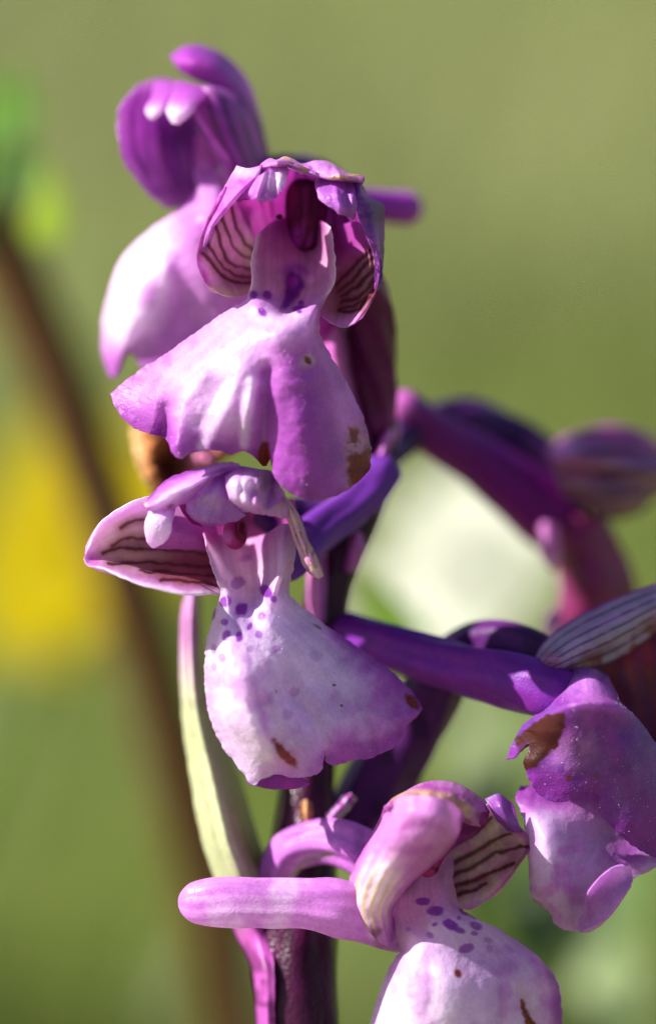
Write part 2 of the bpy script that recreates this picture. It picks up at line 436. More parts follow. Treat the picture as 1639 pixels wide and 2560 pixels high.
# ---- flower facing left at the top, out of focus
fa = tube('flower', orchid, [(905, 700, 10.5, 34), (870, 540, 12, 40), (800, 444, 12, 42), (720, 432, 10.5, 44), (640, 435, 9, 46)], DEEP,
          [(NIGHT, mottle(60, .4, .7))], ridges=6, mat=M['fleshy'])
fa['label'] = 'highest flower of the spike, facing left, blurred behind the sharp top flower'
tube('spur', fa, [(600, 420, 9, 45), (740, 462, 11, 42), (880, 506, 13, 40), (1050, 523, 15, 41)], VIOLET, [(LILAC, vr(.75, 1, .3))], mat=M['fleshy'])
sheet('lateral_sepal', fa, grid_rows([
    [(350, 212, 8), (385, 200, 9), (425, 200, 10), (470, 230, 11)],
    [(308, 255, 6.5), (370, 260, 9.5), (430, 265, 11), (490, 290, 11.5)],
    [(296, 320, 6.3), (360, 330, 10), (430, 340, 11.5), (505, 350, 11.5)],
    [(310, 395, 6.6), (370, 400, 10), (440, 410, 11), (512, 420, 11)],
    [(350, 455, 7.2), (400, 455, 9.5), (450, 460, 10.5), (512, 470, 10.5)],
    [(405, 508, 8), (435, 518, 8.6), (465, 512, 9.2), (505, 490, 10)]], 70, 70), (.44, .09, .52),
    [(PALE, blob(425, 430, 60, 70, 30, .9, .5)), (LILAC, mottle(60, .45, .7, 8, .5)), (DEEP, uveins(6, .45, .55)), (DEEP, blob(440, 330, 46, 40, 20, .9, .6)), (PALE, rim(.12, .75, 'ltb'))], folds=[([(335, 250), (345, 330), (380, 440)], 16, .45), ([(385, 290), (400, 380), (440, 480)], 18, -.45), ([(420, 320), (450, 440)], 16, .4)], crumple=(.35, 50), ragged=7, thick=.3)
sheet('lateral_sepal', fa, grid_rows([
    [(476, 225, 7), (520, 215, 6.2), (580, 230, 7.4), (625, 250, 9.5)],
    [(478, 268, 6.6), (530, 270, 5.6), (600, 290, 6.8), (650, 310, 9.5)],
    [(500, 325, 6.8), (545, 330, 5.8), (610, 350, 6.8), (668, 380, 9.6)],
    [(536, 388, 7), (570, 392, 6.2), (620, 410, 7), (690, 440, 9.8)],
    [(568, 448, 7.4), (600, 450, 7), (640, 460, 7.6), (700, 490, 10)]], 60, 60), (.36, .07, .42),
    [(DEEP, uveins(4, .4, .8)), (PALE, rim(.12, .6, 'lt')), (ROSE, blob(500, 238, 34, 16, 10, .8, .8))], thick=.3)
sheet('dorsal_sepal', fa, grid_rows([
    [(424, 140, 8), (436, 158, 7.6), (450, 180, 7.6)],
    [(455, 119, 8.2), (468, 150, 7), (480, 196, 7.4)],
    [(500, 113, 8.8), (515, 155, 7), (525, 214, 7.4)],
    [(545, 128, 9.4), (556, 170, 7.4), (570, 232, 7.6)],
    [(590, 160, 9.8), (592, 205, 8), (598, 265, 8)],
    [(625, 210, 10), (620, 255, 8.4), (618, 310, 8.2)],
    [(648, 280, 10.2), (642, 320, 8.8), (632, 360, 8.6)],
    [(676, 395, 10.4), (660, 410, 9.2), (645, 430, 9)]], 50, 80), (.40, .10, .52), [(DEEP, vr(.55, .9, .7)), (MAGENTA, blob(480, 170, 60, 35, 20, .6, .5))], thick=.3)
sheet('petal', fa, grid_ribbon([(388, 205, 8), (378, 240, 6.8), (364, 280, 6.2), (374, 298, 6)], [(470, 205, 7.4), (436, 244, 6.2), (402, 286, 5.8), (382, 300, 6)], .4, 40, 40), LILAC, [(WHITE, vr(.35, .9, .9))], thick=.3)
sheet('petal', fa, grid_ribbon([(440, 200, 7.2), (428, 240, 6), (415, 280, 5.2), (430, 309, 5)], [(545, 222, 7), (505, 250, 5.2), (476, 288, 4.6), (448, 312, 4.8)], .5, 40, 40), LILAC, [(WHITE, vr(.3, .8, .9)), (MAGENTA, ur(.6, 1, .5))], thick=.3)
tube('column', fa, [(520, 330, 10, 30), (520, 400, 9.5, 34), (522, 450, 9.5, 26)], ROSE, [(PALE, vr(.5, .9))], ns=30)
sheet('lip', fa, grid_rows([
    [(490, 420, 8), (515, 425, 8.8), (540, 425, 9), (565, 430, 8.5)],
    [(488, 480, 7.6), (515, 485, 7), (545, 485, 7), (580, 490, 8.5)],
    [(444, 526, 8), (490, 535, 6), (540, 540, 5.6), (620, 550, 8)],
    [(372, 577, 8.5), (440, 600, 6.4), (520, 620, 5.8), (640, 640, 7)],
    [(300, 655, 9), (380, 680, 6.6), (455, 690, 6.2), (560, 720, 6.2), (660, 760, 7.5)],
    [(262, 770, 9.5), (340, 780, 7.2), (450, 780, 7.2), (560, 800, 7), (680, 850, 8.5)],
    [(254, 868, 10), (264, 915, 9.5), (283, 946, 9), (302, 925, 8.8), (308, 898, 8.6), (328, 884, 8.4), (344, 906, 8.2), (370, 930, 8), (420, 945, 8), (520, 950, 8), (680, 930, 11)]], 140, 140),
    PALE, [(WHITE, blob(320, 720, 90, 190, 15, .6, .9)), (LILAC, blob(372, 738, 22, 36, 20, .7, .6)), (LILAC, blob(436, 675, 18, 24, 0, .8, .5)), (LILAC, blob(490, 560, 36, 26, 0, .8, .4)), (LILAC, vr(.72, 1.0, .55)), (VIOLET, blob(290, 915, 26, 40, 0, .8, .5))],
    folds=[([(440, 650), (485, 820)], 30, -.3), ([(320, 700), (300, 860)], 40, .3)], thick=.35)

# ---- sharp flower at the top, facing the viewer
fb = tube('flower', orchid, [(940, 1100, 9, 40), (938, 980, 8.6, 50), (932, 860, 7.8, 54), (922, 760, 6.8, 56), (880, 690, 5.5, 56), (800, 650, 4.8, 50)], (.10, .012, .07),
          [(MAGENTA, mottle(50, .5, .8, 6, .35))], ridges=6, ridge_amp=.08, mat=M['fleshy'])
fb['label'] = 'top sharp flower with an open veined hood, spreading lip and rust brown margin'
tube('spur', fb, [(735, 700, 3.2, 45), (770, 740, 5.5, 50), (810, 820, 8, 46), (838, 900, 10, 42)], MAGENTA, [(LILAC, vr(.5, 1, .4))], mat=M['fleshy'])
NLB = 230
sheet('lip', fb, grid_rows([
    [(645, 590, .6), (660, 574, 2.0), (692, 548, 4.0), (735, 540, 4.8), (780, 545, 4.0), (808, 556, 2.0), (824, 566, .8)],
    [(629, 655, -.2), (645, 660, 1.4), (685, 675, 3.0), (735, 685, 3.4), (785, 675, 3.0), (822, 660, 1.4), (835, 655, .2)],
    [(630, 705, -.6), (648, 712, .6), (690, 722, 1.8), (730, 730, 2.4), (775, 726, 1.7), (812, 718, .5), (832, 708, -.1)],
    [(618, 745, -.3), (645, 752, -.6), (690, 765, -.2), (725, 772, .3), (755, 772, -.1), (785, 770, -.3), (806, 762, .2)],
    [(575, 771, .5), (620, 800, -1.1), (680, 815, -2.1), (720, 815, -2.1), (755, 818, -1.7), (780, 820, -1.0), (798, 822, .6)],
    [(480, 838, .9), (550, 870, -1.5), (640, 890, -2.4), (700, 890, -2.5), (755, 888, -1.9), (800, 885, -.9), (830, 892, .8)],
    [(375, 908, 1.1), (470, 945, -1.0), (590, 975, -2.3), (680, 975, -2.7), (760, 970, -2.2), (830, 965, -1.0), (873, 968, .9)],
    [(305, 958, 1.2), (390, 1010, -.4), (470, 1035, -1.6), (570, 1060, -2.2), (660, 1065, -2.2), (760, 1080, -2.5), (850, 1075, -1.1), (910, 1045, .9)],
    [(276, 984, 1.3), (286, 1013, .9), (305, 1042, .6), (340, 1072, .3), (375, 1086, 0), (415, 1100, -.2), (423, 1112, -.9), (430, 1133, -1.6), (447, 1147, -1.8), (465, 1140, -1.7), (492, 1129, -1.5), (539, 1127, -1.4),
     (574, 1136, -1.3), (609, 1130, -1.2), (630, 1139, -1.1), (643, 1150, -1.0), (662, 1166, -1), (674, 1150, -1.4), (684, 1187, -1.9), (720, 1229, -2.1), (761, 1249, -2), (819, 1247, -1.6), (878, 1218, -.8), (924, 1171, .1), (928, 1120, .9)]],
    NLB, NLB, vs=[0, .07, .13, .2, .3, .45, .62, .82, 1]),
    (.62, .31, .70), [
    (WHITE, poly([(560, 780), (700, 790), (760, 800), (650, 900), (600, 1050), (480, 1100), (430, 1050), (420, 940)], 70, .40)),
    (LILAC, poly([(255, 970), (350, 930), (430, 980), (425, 1110), (280, 1060)], 50, .65)), (VIOLET, both(rim(.16, .8, 'b'), ur(.0, .05))),
    (LILAC, poly([(690, 880), (800, 850), (940, 1080), (920, 1180), (800, 1260), (680, 1200), (665, 1000)], 45, .9)),
    (VIOLET, poly([(690, 1000), (800, 960), (850, 1100), (860, 1230), (760, 1270), (690, 1190)], 60, .55)),
    (PALE, line([(850, 990), (875, 1100), (878, 1200)], 26, .9, .6)),
    (LILAC, both(mottle(60, .5, .8, 12, .45), vr(.3, .5))), (WHITE, line([(575, 960), (535, 1060), (505, 1110)], 14, .9, .6)), (WHITE, line([(625, 950), (612, 1050), (610, 1110)], 12, .9, .6)), (WHITE, line([(640, 790), (700, 800), (745, 790)], 16, .9, .5)),
    ((.76, .42, .66), lambda c: 1-sstep(.13, .2, c['v'])), (ROSE, blob(735, 610, 70, 50, 0, .8, .9)), (MAGENTA, blob(735, 550, 80, 34, 0, .9, .8)), (WINE, blob(770, 570, 36, 40, 0, .9, .4)), ((.84, .60, .76), both(rim(.08, .9, 'lr'), lambda c: 1-sstep(.15, .22, c['v']))),  # pinker throat pigment stands in for light bounced inside the hood
    (LILAC, blob(737, 680, 34, 16, 0, .5, .9)), (SPOT, poly([(712, 712), (735, 695), (762, 700), (758, 725), (722, 772), (704, 775)], 6)),
    (SPOT, blob(634, 737, 11, 10)), (SPOT, blob(668, 738, 13, 10, 30)), (SPOT, blob(655, 780, 14, 9, 40)), (SPOT, blob(746, 770, 18, 7, -15)), (SPOT, blob(752, 757, 8, 6)), (SPOT, blob(748, 779, 7, 5)),
    ((.55, .28, .30), poly([(862, 1058), (900, 1062), (940, 1110), (940, 1180), (876, 1232), (858, 1150)], 16, .6, 14)), (BROWN, poly([(868, 1064), (885, 1062), (898, 1082), (897, 1105), (876, 1110)], 6, 1, 12)), (BROWN, poly([(872, 1142), (905, 1135), (918, 1112), (932, 1120), (932, 1176), (880, 1222), (868, 1180)], 6, 1, 12)),
    (DARKBROWN, both(blob(900, 1150, 40, 60), mottle(12, .5, .7, 5, .5))), (BROWN, poly([(655, 1100), (672, 1110), (680, 1160), (655, 1180), (640, 1150)], 4)),
    (CREAM, blob(768, 901, 19, 17, 0, .6, .6)), (BROWN, blob(769, 901, 13, 8, 50)), (DARKBROWN, blob(771, 905, 5, 4))],
    folds=[([(665, 930), (662, 1010), (660, 1160)], 22, -.75), ([(600, 930), (560, 1030), (530, 1120)], 26, .30), ([(560, 960), (500, 1060)], 18, -.15), ([(505, 940), (455, 1010), (438, 1110)], 24, .34),
           ([(418, 1020), (412, 1085)], 18, -.45), ([(632, 960), (615, 1060), (600, 1120)], 14, .22), ([(740, 830), (770, 1000), (780, 1200)], 60, .4), ([(828, 960), (850, 1120)], 26, -.2),
           ([(727, 700), (715, 770)], 16, -1.0), ([(737, 678), (705, 690)], 14, .3), ([(737, 678), (765, 690)], 14, .3)],
    crumple=(.10, 60), ragged=4, thick=.24)
beads(fb, 900, 3, .22)
VL = veins([[(577, 510), (590, 570), (612, 610), (640, 634)],
      [(551, 528), (562, 570), (580, 615), (605, 640), (632, 648)],
      [(530, 552), (546, 585), (552, 615), (568, 650), (592, 668), (630, 672)],
      [(513, 595), (526, 615), (540, 645), (560, 672), (590, 690), (630, 692)],
      [(506, 632), (528, 660), (548, 688), (580, 704), (628, 706)]], 3.6)
sheet('lateral_sepal', fb, grid_rows([
    [(566, 466, 0), (580, 480, 1.0), (592, 490, 2.2), (604, 496, 3.4)],
    [(542, 512, -.8), (566, 525, .7), (590, 532, 2.2), (622, 545, 3.8)],
    [(515, 562, -1.2), (548, 570, .5), (585, 580, 2.2), (636, 595, 4)],
    [(499, 617, -1.2), (535, 625, .7), (585, 632, 2.4), (645, 640, 4)],
    [(497, 660, -1.0), (535, 668, .9), (580, 672, 2.2), (645, 680, 3.8)],
    [(515, 704, -.5), (545, 705, .9), (585, 705, 1.9), (645, 705, 3.4)],
    [(552, 735, 0), (575, 741, .6), (605, 738, 1.2), (645, 730, 3)]], 130, 130), (.62, .30, .55),
    [(MAGENTA, rim(.14, .8, 'l')), (MAGENTA, vr(.02, .3, -.8)), (MAGENTA, lambda c: .8*(1-sstep(.05, .35, c['v']))), (CREAM, vr(.86, 1, .7)), (CREAM, blob(625, 625, 22, 34, 0, .7, .6)), (PALE, mottle(20, .5, .8, 2, .4))]+VL, thick=.26, crumple=(.05, 60))
sheet('lateral_sepal', fb, grid_rows([       # its margin rolled outwards over the hood
    [(592, 414, .9), (618, 420, .1), (656, 412, -.5)],
    [(572, 445, .6), (600, 452, -.6), (640, 438, -1.0)],
    [(548, 492, .4), (568, 490, -.9), (596, 482, -1.5)],
    [(530, 522, .3), (545, 524, -1.0), (566, 514, -1.6)],
    [(510, 565, .2), (518, 566, -1.0), (532, 560, -1.5)],
    [(496, 630, .1), (501, 631, -.9), (511, 626, -1.2)]], 70, 110), (.58, .24, .64),
    [(MAGENTA, rim(.10, .8, 'r')), (WHITE, blob(610, 428, 36, 16, 0, .7, .5)), (MAGENTA, mottle(24, .55, .75, 4, .45))], thick=.2, crumple=(.14, 30))
sheet('petal', fb, grid_ribbon([(586, 500, .5), (600, 478, -.6), (630, 452, -1), (660, 428, -.9), (690, 416, -.6), (716, 416, -.2)], [(596, 506, .6), (618, 498, -1), (645, 502, -1.6), (675, 503, -1.6), (706, 476, -1.2), (723, 432, -.4)], .25, 80, 90),
      (.56, .22, .64), [(WHITE, blob(690, 450, 30, 26, -30, .7, .6)), (MAGENTA, rim(.1, .7, 'l')), (MAGENTA, blob(610, 492, 30, 16, -20, .7, .5))], folds=[([(660, 430), (640, 495)], 8, .22), ([(690, 420), (684, 485)], 8, -.2)], thick=.16, crumple=(.08, 34), ragged=4)
sheet('petal', fb, grid_rows([     # the inside of the same side petal, a magenta wall deep in the hood
    [(590, 480, 1.4), (640, 470, 1.6), (690, 440, 2.0), (735, 425, 3.0)],
    [(588, 520, 2.6), (640, 510, 3.2), (690, 490, 4.4), (740, 480, 5)],
    [(606, 565, 3.4), (650, 555, 4.4), (690, 545, 5.4), (740, 540, 6)],
    [(640, 612, 4.4), (670, 605, 5.2), (700, 600, 6), (740, 600, 6.4)],
    [(650, 700, 4.6), (680, 700, 5.2), (710, 700, 5.8), (745, 700, 6)]], 70, 70), (.62, .10, .54), [(WINE, line([(650, 490), (665, 560), (672, 590)], 3.5, .7, .8)), (WINE, line([(672, 490), (685, 545)], 4, .7, .8)), (ROSE, blob(640, 560, 30, 40, 0, .7, .6))], thick=.2)
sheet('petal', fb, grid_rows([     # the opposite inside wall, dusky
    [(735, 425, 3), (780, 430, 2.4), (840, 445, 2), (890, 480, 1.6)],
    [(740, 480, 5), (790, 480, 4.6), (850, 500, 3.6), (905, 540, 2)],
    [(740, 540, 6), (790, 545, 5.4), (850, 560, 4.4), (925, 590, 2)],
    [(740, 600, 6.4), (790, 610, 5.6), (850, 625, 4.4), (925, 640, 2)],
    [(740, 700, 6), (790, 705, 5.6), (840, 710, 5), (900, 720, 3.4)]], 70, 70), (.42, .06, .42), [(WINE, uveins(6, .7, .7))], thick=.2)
sheet('petal', fb, grid_ribbon([(790, 446, .6), (786, 464, -.4), (798, 494, -1.1), (820, 517, -1.3), (853, 537, -1.2), (882, 550, -.8)], [(886, 446, .6), (886, 470, -.6), (890, 500, -1), (892, 520, -1), (890, 536, -.9), (884, 550, -.8)], .3, 80, 90),
      (.46, .18, .60), [(PALE, rim(.14, .6, 'l')), (VIOLET, blob(860, 470, 40, 30, 0, .8, .4))], folds=[([(835, 450), (850, 530)], 8, .2), ([(865, 450), (872, 540)], 8, -.2)], thick=.16, crumple=(.07, 34), ragged=4)
sheet('dorsal_sepal', fb, grid_rows([
    [(650, 412, .2), (664, 400, 0), (676, 395, .2), (690, 399, 0), (711, 391, .4), (735, 398, .6), (752, 408, .8), (788, 401, 1.2), (822, 404, 1.2), (850, 421, .8), (878, 434, .3), (906, 435, 0)],
    [(655, 418, -.4), (680, 407, -.9), (715, 404, -.9), (750, 418, -.4), (790, 418, -.4), (830, 424, -.7), (870, 440, -.9), (910, 444, -.4)],
    [(660, 424, -.2), (690, 415, -.9), (720, 413, -.9), (745, 420, -.8), (768, 431, -.7), (790, 439, -.9), (822, 447, -1.1), (870, 449, -1.1), (908, 458, -.4)],
    [(680, 430, 1), (720, 425, 1.4), (770, 440, 1.4), (830, 452, .6), (900, 462, .5)]], 130, 60), (.62, .30, .66),
    [(PALE, mottle(28, .45, .7, 2, .7)), (TAN, line([(700, 393), (730, 400), (765, 424)], 4, .8, .9)), (TAN, line([(820, 446), (850, 442), (905, 438)], 5, .8, .9)), (BROWN, line([(830, 447), (870, 444), (900, 440)], 2, .6, .6)), (MAGENTA, rim(.03, .8, 'lr'))], folds=[([(700, 393), (690, 415)], 7, .25), ([(770, 405), (800, 440)], 8, -.3), ([(840, 415), (850, 445)], 7, .25)], thick=.16, crumple=(.22, 24), ragged=5)
VR = veins([[(930, 620), (890, 655), (862, 690), (838, 712)],
      [(935, 645), (900, 672), (880, 705), (845, 728)],
      [(938, 668), (912, 692), (890, 722), (850, 742)],
      [(940, 690), (920, 715), (895, 742), (848, 757)],
      [(935, 715), (915, 745), (888, 762), (845, 772)],
      [(920, 745), (900, 772), (870, 780), (842, 778)]], 4.5)
sheet('lateral_sepal', fb, grid_rows([
    [(826, 570, 4), (860, 560, 3), (890, 555, 1.6), (912, 580, -.2)],
    [(825, 620, 4.4), (865, 618, 3), (900, 615, 1.6), (934, 622, -.4)],
    [(820, 680, 4), (862, 678, 2.8), (902, 672, 1.4), (944, 668, -.6)],
    [(810, 730, 3.2), (855, 728, 2.4), (898, 722, 1.2), (942, 715, -.5)],
    [(800, 765, 2.2), (840, 770, 1.8), (882, 765, 1), (922, 758, -.3)],
    [(806, 790, 1.2), (830, 808, .8), (856, 817, .3), (888, 806, -.2)]], 120, 120), (.70, .36, .58),
    [(MAGENTA, lambda c: .8*(1-sstep(.2, .45, c['v']))), (BROWN, blob(850, 720, 34, 70, 30, .6, .35)), (CREAM, blob(915, 700, 26, 60, 10, .8, .45)), (PALE, vr(.84, .97, .8)), (MAGENTA, rim(.06, .8, 'r'))]+VR, thick=.26, crumple=(.05, 60))
sheet('lateral_sepal', fb, grid_rows([     # outer face of its fold
    [(884, 446, .2), (896, 452, -.4), (910, 468, .6)],
    [(888, 490, -.7), (905, 488, -.7), (922, 492, 1)],
    [(892, 524, -1), (925, 512, -.5), (955, 508, 1.4)],
    [(910, 578, -1), (935, 560, -.6), (961, 556, 1.4)],
    [(930, 622, -.9), (945, 620, -.7), (959, 625, 1.2)],
    [(944, 672, -.7), (950, 675, -.6), (955, 680, 1)],
    [(938, 722, -.5), (943, 724, -.3), (946, 724, .8)]], 60, 110), (.30, .10, .44), [(DEEP, blob(940, 530, 30, 34, 0, .6, .6)), (LILAC, rim(.14, .7, 'l')), (DEEP, mottle(30, .5, .7, 3, .4, .5, 2))], thick=.22, crumple=(.12, 34))
cb = tube('column', fb, [(772, 440, 4.2, 50), (768, 500, 4.0, 54), (764, 560, 3.6, 46), (765, 600, 3.6, 34), (768, 628, 3.8, 20)], (.06, .003, .03), [(MAGENTA, blob(742, 590, 15, 34, 10, .7, .75)), (WINE, line([(792, 470), (785, 540), (765, 625)], 10, .8, .9)), (WINE, line([(735, 470), (728, 540), (735, 560)], 9, .8, .9)), ((.30, .02, .14), line([(815, 480), (795, 600)], 6, .9, .6)), ((.26, .02, .12), line([(765, 470), (762, 560)], 7, .9, .5))], ns=60, nr=56, crumple=.12, mat=M['dry'])
for pth in ([(750, 480, 3.3, 9), (746, 540, 3.0, 12), (744, 595, 3.0, 12)], [(798, 490, 3.5, 9), (788, 550, 3.1, 11), (768, 618, 3.2, 10)]):
    tube('anther', cb, pth, (.09, .005, .04), [(MAGENTA, vr(.6, .9, .4))], ns=36, nr=20, mat=M['dry'])
for pth in ([(697, 535, 2.4, 9), (699, 548, 2.4, 10)], [(816, 556, 2.2, 9), (818, 572, 2.2, 10)]):
    tube('auricle', cb, pth, (.05, .01, .03), ns=16, nr=14, mat=M['fleshy'])

# ---- sharp middle flower, hood turned to the left
fc = tube('flower', orchid, [(965, 1200, 10, 36), (900, 1250, 9, 40), (830, 1280, 7.6, 44), (760, 1290, 6.4, 46), (700, 1290, 5.4, 44), (640, 1290, 4.6, 38)], (.07, .02, .13), [(NIGHT, mottle(50, .45, .7))], ridges=6, mat=M['fleshy'])  # near-black base paints the shade on this ovary
fc['label'] = 'middle sharp flower with a violet spotted white lip and one striped sepal held out left'
tube('spur', fc, [(690, 1432, 2.6, 50), (735, 1385, 3.6, 52), (790, 1330, 4.8, 50), (860, 1282, 6, 49), (920, 1228, 7, 47), (975, 1150, 8, 44)], (.125, .035, .28), [((.16, .03, .28), mottle(70, .45, .7, 3, .6))], ridges=5, ridge_amp=.05, twist=.6, crumple=.16, mat=M['fleshy'])  # dark violet pigment stands in for shade on the spur
sheet('lip', fc, grid_rows([
    [(510, 1330, 1.4), (535, 1335, 2.6), (580, 1340, 4), (630, 1345, 4), (672, 1330, 2.6), (705, 1310, 1.4), (735, 1310, 1)],
    [(516, 1365, .3), (540, 1368, 1.2), (585, 1375, 3.2), (630, 1382, 3.6), (674, 1370, 1.6), (705, 1355, .2), (738, 1368, .8)],
    [(535, 1425, -.4), (555, 1425, .3), (595, 1430, 2.0), (640, 1438, 2.4), (672, 1430, .6), (700, 1420, -.7), (736, 1410, .5)],
    [(549, 1478, -.4), (570, 1480, -.5), (600, 1485, .5), (636, 1492, 1.0), (656, 1490, .2), (680, 1480, -1.1), (722, 1472, .2)],
    [(528, 1550, .6), (560, 1548, -1.0), (600, 1550, -.9), (635, 1555, -.7), (665, 1545, -.9), (705, 1540, -.3), (775, 1532, 1.2)],
    [(513, 1626, 1.0), (550, 1625, -1.4), (600, 1630, -2.0), (655, 1630, -1.8), (725, 1620, -1.0), (800, 1610, .5), (900, 1622, 2.2)],
    [(510, 1714, 1.2), (555, 1715, -1.6), (610, 1722, -2.4), (690, 1725, -1.8), (790, 1710, -.3), (900, 1690, 1.1), (990, 1688, 2.2)],
    [(519, 1775, 1.3), (560, 1790, -1.2), (620, 1800, -2.2), (710, 1805, -1.6), (810, 1790, -.5), (920, 1770, .8), (1040, 1742, 2.2)],
    [(545, 1850, 1.2), (590, 1858, -.7), (650, 1870, -1.5), (730, 1870, -1.2), (810, 1858, -.5), (900, 1835, .4), (990, 1800, 1.2), (1054, 1768, 1.9)],
    [(582, 1900, 1.0), (609, 1936, .6), (634, 1963, .3), (656, 1948, -.2), (685, 1936, -.4), (726, 1944, -.4), (784, 1939, -.1), (802, 1929, -.1), (809, 1905, -.1), (811, 1888, -.1), (816, 1904, 0), (828, 1910, .1), (872, 1904, .4), (948, 1886, .8), (989, 1860, 1.1), (1018, 1815, 1.5), (1054, 1774, 1.9)]],
    NLB, 260, vs=[0, .07, .14, .21, .33, .46, .60, .72, .86, 1]),
    (.72, .50, .86), [(WHITE, poly([(520, 1600), (640, 1600), (700, 1640), (640, 1800), (720, 1900), (640, 1950), (540, 1840), (500, 1700)], 50, .9)), (WHITE, blob(760, 1640, 110, 70, 30, .8, .5)),
    (LILAC, both(rim(.30, .75, 'br'), lambda c: sstep(760, 860, c['px']))), (VIOLET, both(rim(.13, .8, 'br'), lambda c: sstep(790, 860, c['px']))), (LILAC, both(vr(.86, 1.0, .5), lambda c: sstep(690, 790, c['px']))),
    (LILAC, both(mottle(60, .5, .75, 31, .45), vr(.35, .5))), ((.78, .50, .72), lambda c: .9*(1-sstep(.15, .3, c['v']))), (ROSE, lambda c: .6*(1-sstep(.02, .12, c['v'])))]
    + [(SPOT, blob(x, y, rx, ry, a, .22, min(1, s*1.15))) for x, y, rx, ry, a, s in [(594, 1457, 19, 15, -20, .65), (565, 1503, 16, 15, -30, .8), (603, 1523, 17, 16, 0, .95), (533, 1532, 6, 18, 10, .8), (561, 1555, 10, 9, 0, .8), (566, 1588, 10, 14, 25, .8), (598, 1591, 9, 15, 12, .85),
        (654, 1541, 11, 11, 0, .65), (624, 1566, 6, 11, 25, .8), (646, 1586, 10, 11, 0, .6), (664, 1477, 13, 18, -30, .95), (684, 1498, 9, 8, 30, .8), (535, 1623, 8, 13, 0, .45), (555, 1643, 10, 12, 0, .5), (535, 1667, 7, 10, 0, .35), (626, 1621, 10, 9, 0, .4), (685, 1624, 16, 8, -15, .35),
        (736, 1729, 12, 12, 30, .3), (678, 1746, 8, 14, 0, .3), (719, 1787, 14, 13, 0, .3), (612, 1395, 16, 10, -20, .4), (790, 1640, 18, 14, 20, .25)]]
    + [((.60, .30, .34), blob(709, 1883, 56, 22, 48, .6, .5, .4)), (BROWN, blob(709, 1883, 42, 12, 48, .3, 1, .45)), (BROWN, blob(1029, 1755, 24, 11, 55, .25, 1, .3)), (BROWN, blob(792, 1566, 15, 4, 30, .4, .8, .5)), (DARKBROWN, blob(835, 1713, 4, 3)), (DARKBROWN, blob(853, 1764, 3, 3)), (BROWN, blob(690, 1729, 3, 3, 0, .5, .8))],
    folds=[([(600, 1700), (640, 1820), (690, 1900)], 34, .35), ([(812, 1885), (780, 1800), (740, 1740)], 22, -.35), ([(655, 1760), (690, 1850)], 24, -.35), ([(900, 1700), (950, 1800)], 60, .25)],
    crumple=(.09, 60), ragged=4, thick=.26)
beads(fc, 800, 5, .3)
sheet('lip', fc, grid_ribbon([(600, 1900, 2.0), (632, 1964, .9), (655, 1950, .8), (700, 1935, .4), (740, 1938, .3)], [(610, 1890, 2.6), (650, 1968, 1.2), (700, 1974, .8), (735, 1972, .5), (776, 1962, .3)], .1, 60, 60), VIOLET, [(MAGENTA, mottle(30, .5, .7))], thick=.3, ragged=4)
VC = veins([[(283, 1363), (310, 1346), (370, 1346), (440, 1350)],
      [(258, 1380), (290, 1372), (400, 1374), (512, 1382)],
      [(270, 1410), (330, 1405), (430, 1412), (535, 1418)],
      [(350, 1428), (450, 1432), (538, 1440)],
      [(400, 1450), (470, 1454), (540, 1462)],
      [(300, 1320), (340, 1300), (400, 1298)]], 3.5)
sheet('lateral_sepal', fc, grid_rows([
    [(209, 1398, .6), (212, 1404, .5), (216, 1410, .4), (221, 1415, .2)],
    [(226, 1362, .4), (236, 1380, .8), (246, 1400, .6), (256, 1419, -.6)],
    [(250, 1312, .4), (268, 1350, 1.5), (285, 1395, 1.2), (300, 1438, -1.3)],
    [(304, 1271, .5), (318, 1330, 2.0), (335, 1400, 1.6), (352, 1459, -1.7)],
    [(366, 1243, .8), (380, 1320, 2.4), (400, 1400, 2.0), (420, 1476, -1.8)],
    [(430, 1240, 1.6), (445, 1320, 3.0), (462, 1400, 2.6), (482, 1486, -1.5)],
    [(500, 1250, 3), (515, 1320, 4), (530, 1400, 3.6), (552, 1484, .6)]], 120, 140), (.66, .36, .64),
    [(BROWN, blob(480, 1420, 120, 50, 4, .5, .8)), ((.48, .28, .28), blob(330, 1360, 80, 60, 0, .6, .65)), (CREAM, blob(340, 1388, 80, 12, 2, .7, .5)), (PALE, rim(.16, .95, 'lr', .3)), (WHITE, rim(.07, .9, 'lrt')), (MAGENTA, blob(225, 1400, 24, 20, 0, .6, .5))]+VC,  # brown blob is pigment plus painted shadow; white rim paints the margin's glow
    folds=[([(250, 1312), (304, 1271), (366, 1243)], 22, .7), ([(300, 1438), (420, 1476), (500, 1487)], 16, .5)], thick=.28, crumple=(.06, 60))
sheet('petal', fc, grid_rows([   # inner side petal, magenta
    [(385, 1290, .5), (400, 1330, .3), (385, 1372, .6)],
    [(440, 1290, 1.5), (450, 1330, .6), (440, 1374, 1)],
    [(490, 1300, 2.6), (500, 1340, 1.4), (495, 1376, 1.6)],
    [(540, 1310, 3.4), (545, 1345, 2.4), (540, 1380, 2.4)]], 60, 70), (.62, .20, .60), [(PALE, blob(400, 1330, 30, 50, 0, .8, .5))], thick=.22)
sheet('petal', fc, grid_ribbon([(372, 1276, -.6), (363, 1300, -1), (362, 1335, -.9), (368, 1358, -.6), (380, 1371, -.3)], [(440, 1266, -.4), (432, 1300, -1), (428, 1330, -1), (412, 1356, -.6), (384, 1372, -.3)], .3, 60, 60), PALE, [(WHITE, blob(392, 1330, 40, 50, 0, .7, .8))], thick=.25, crumple=(.05, 30))
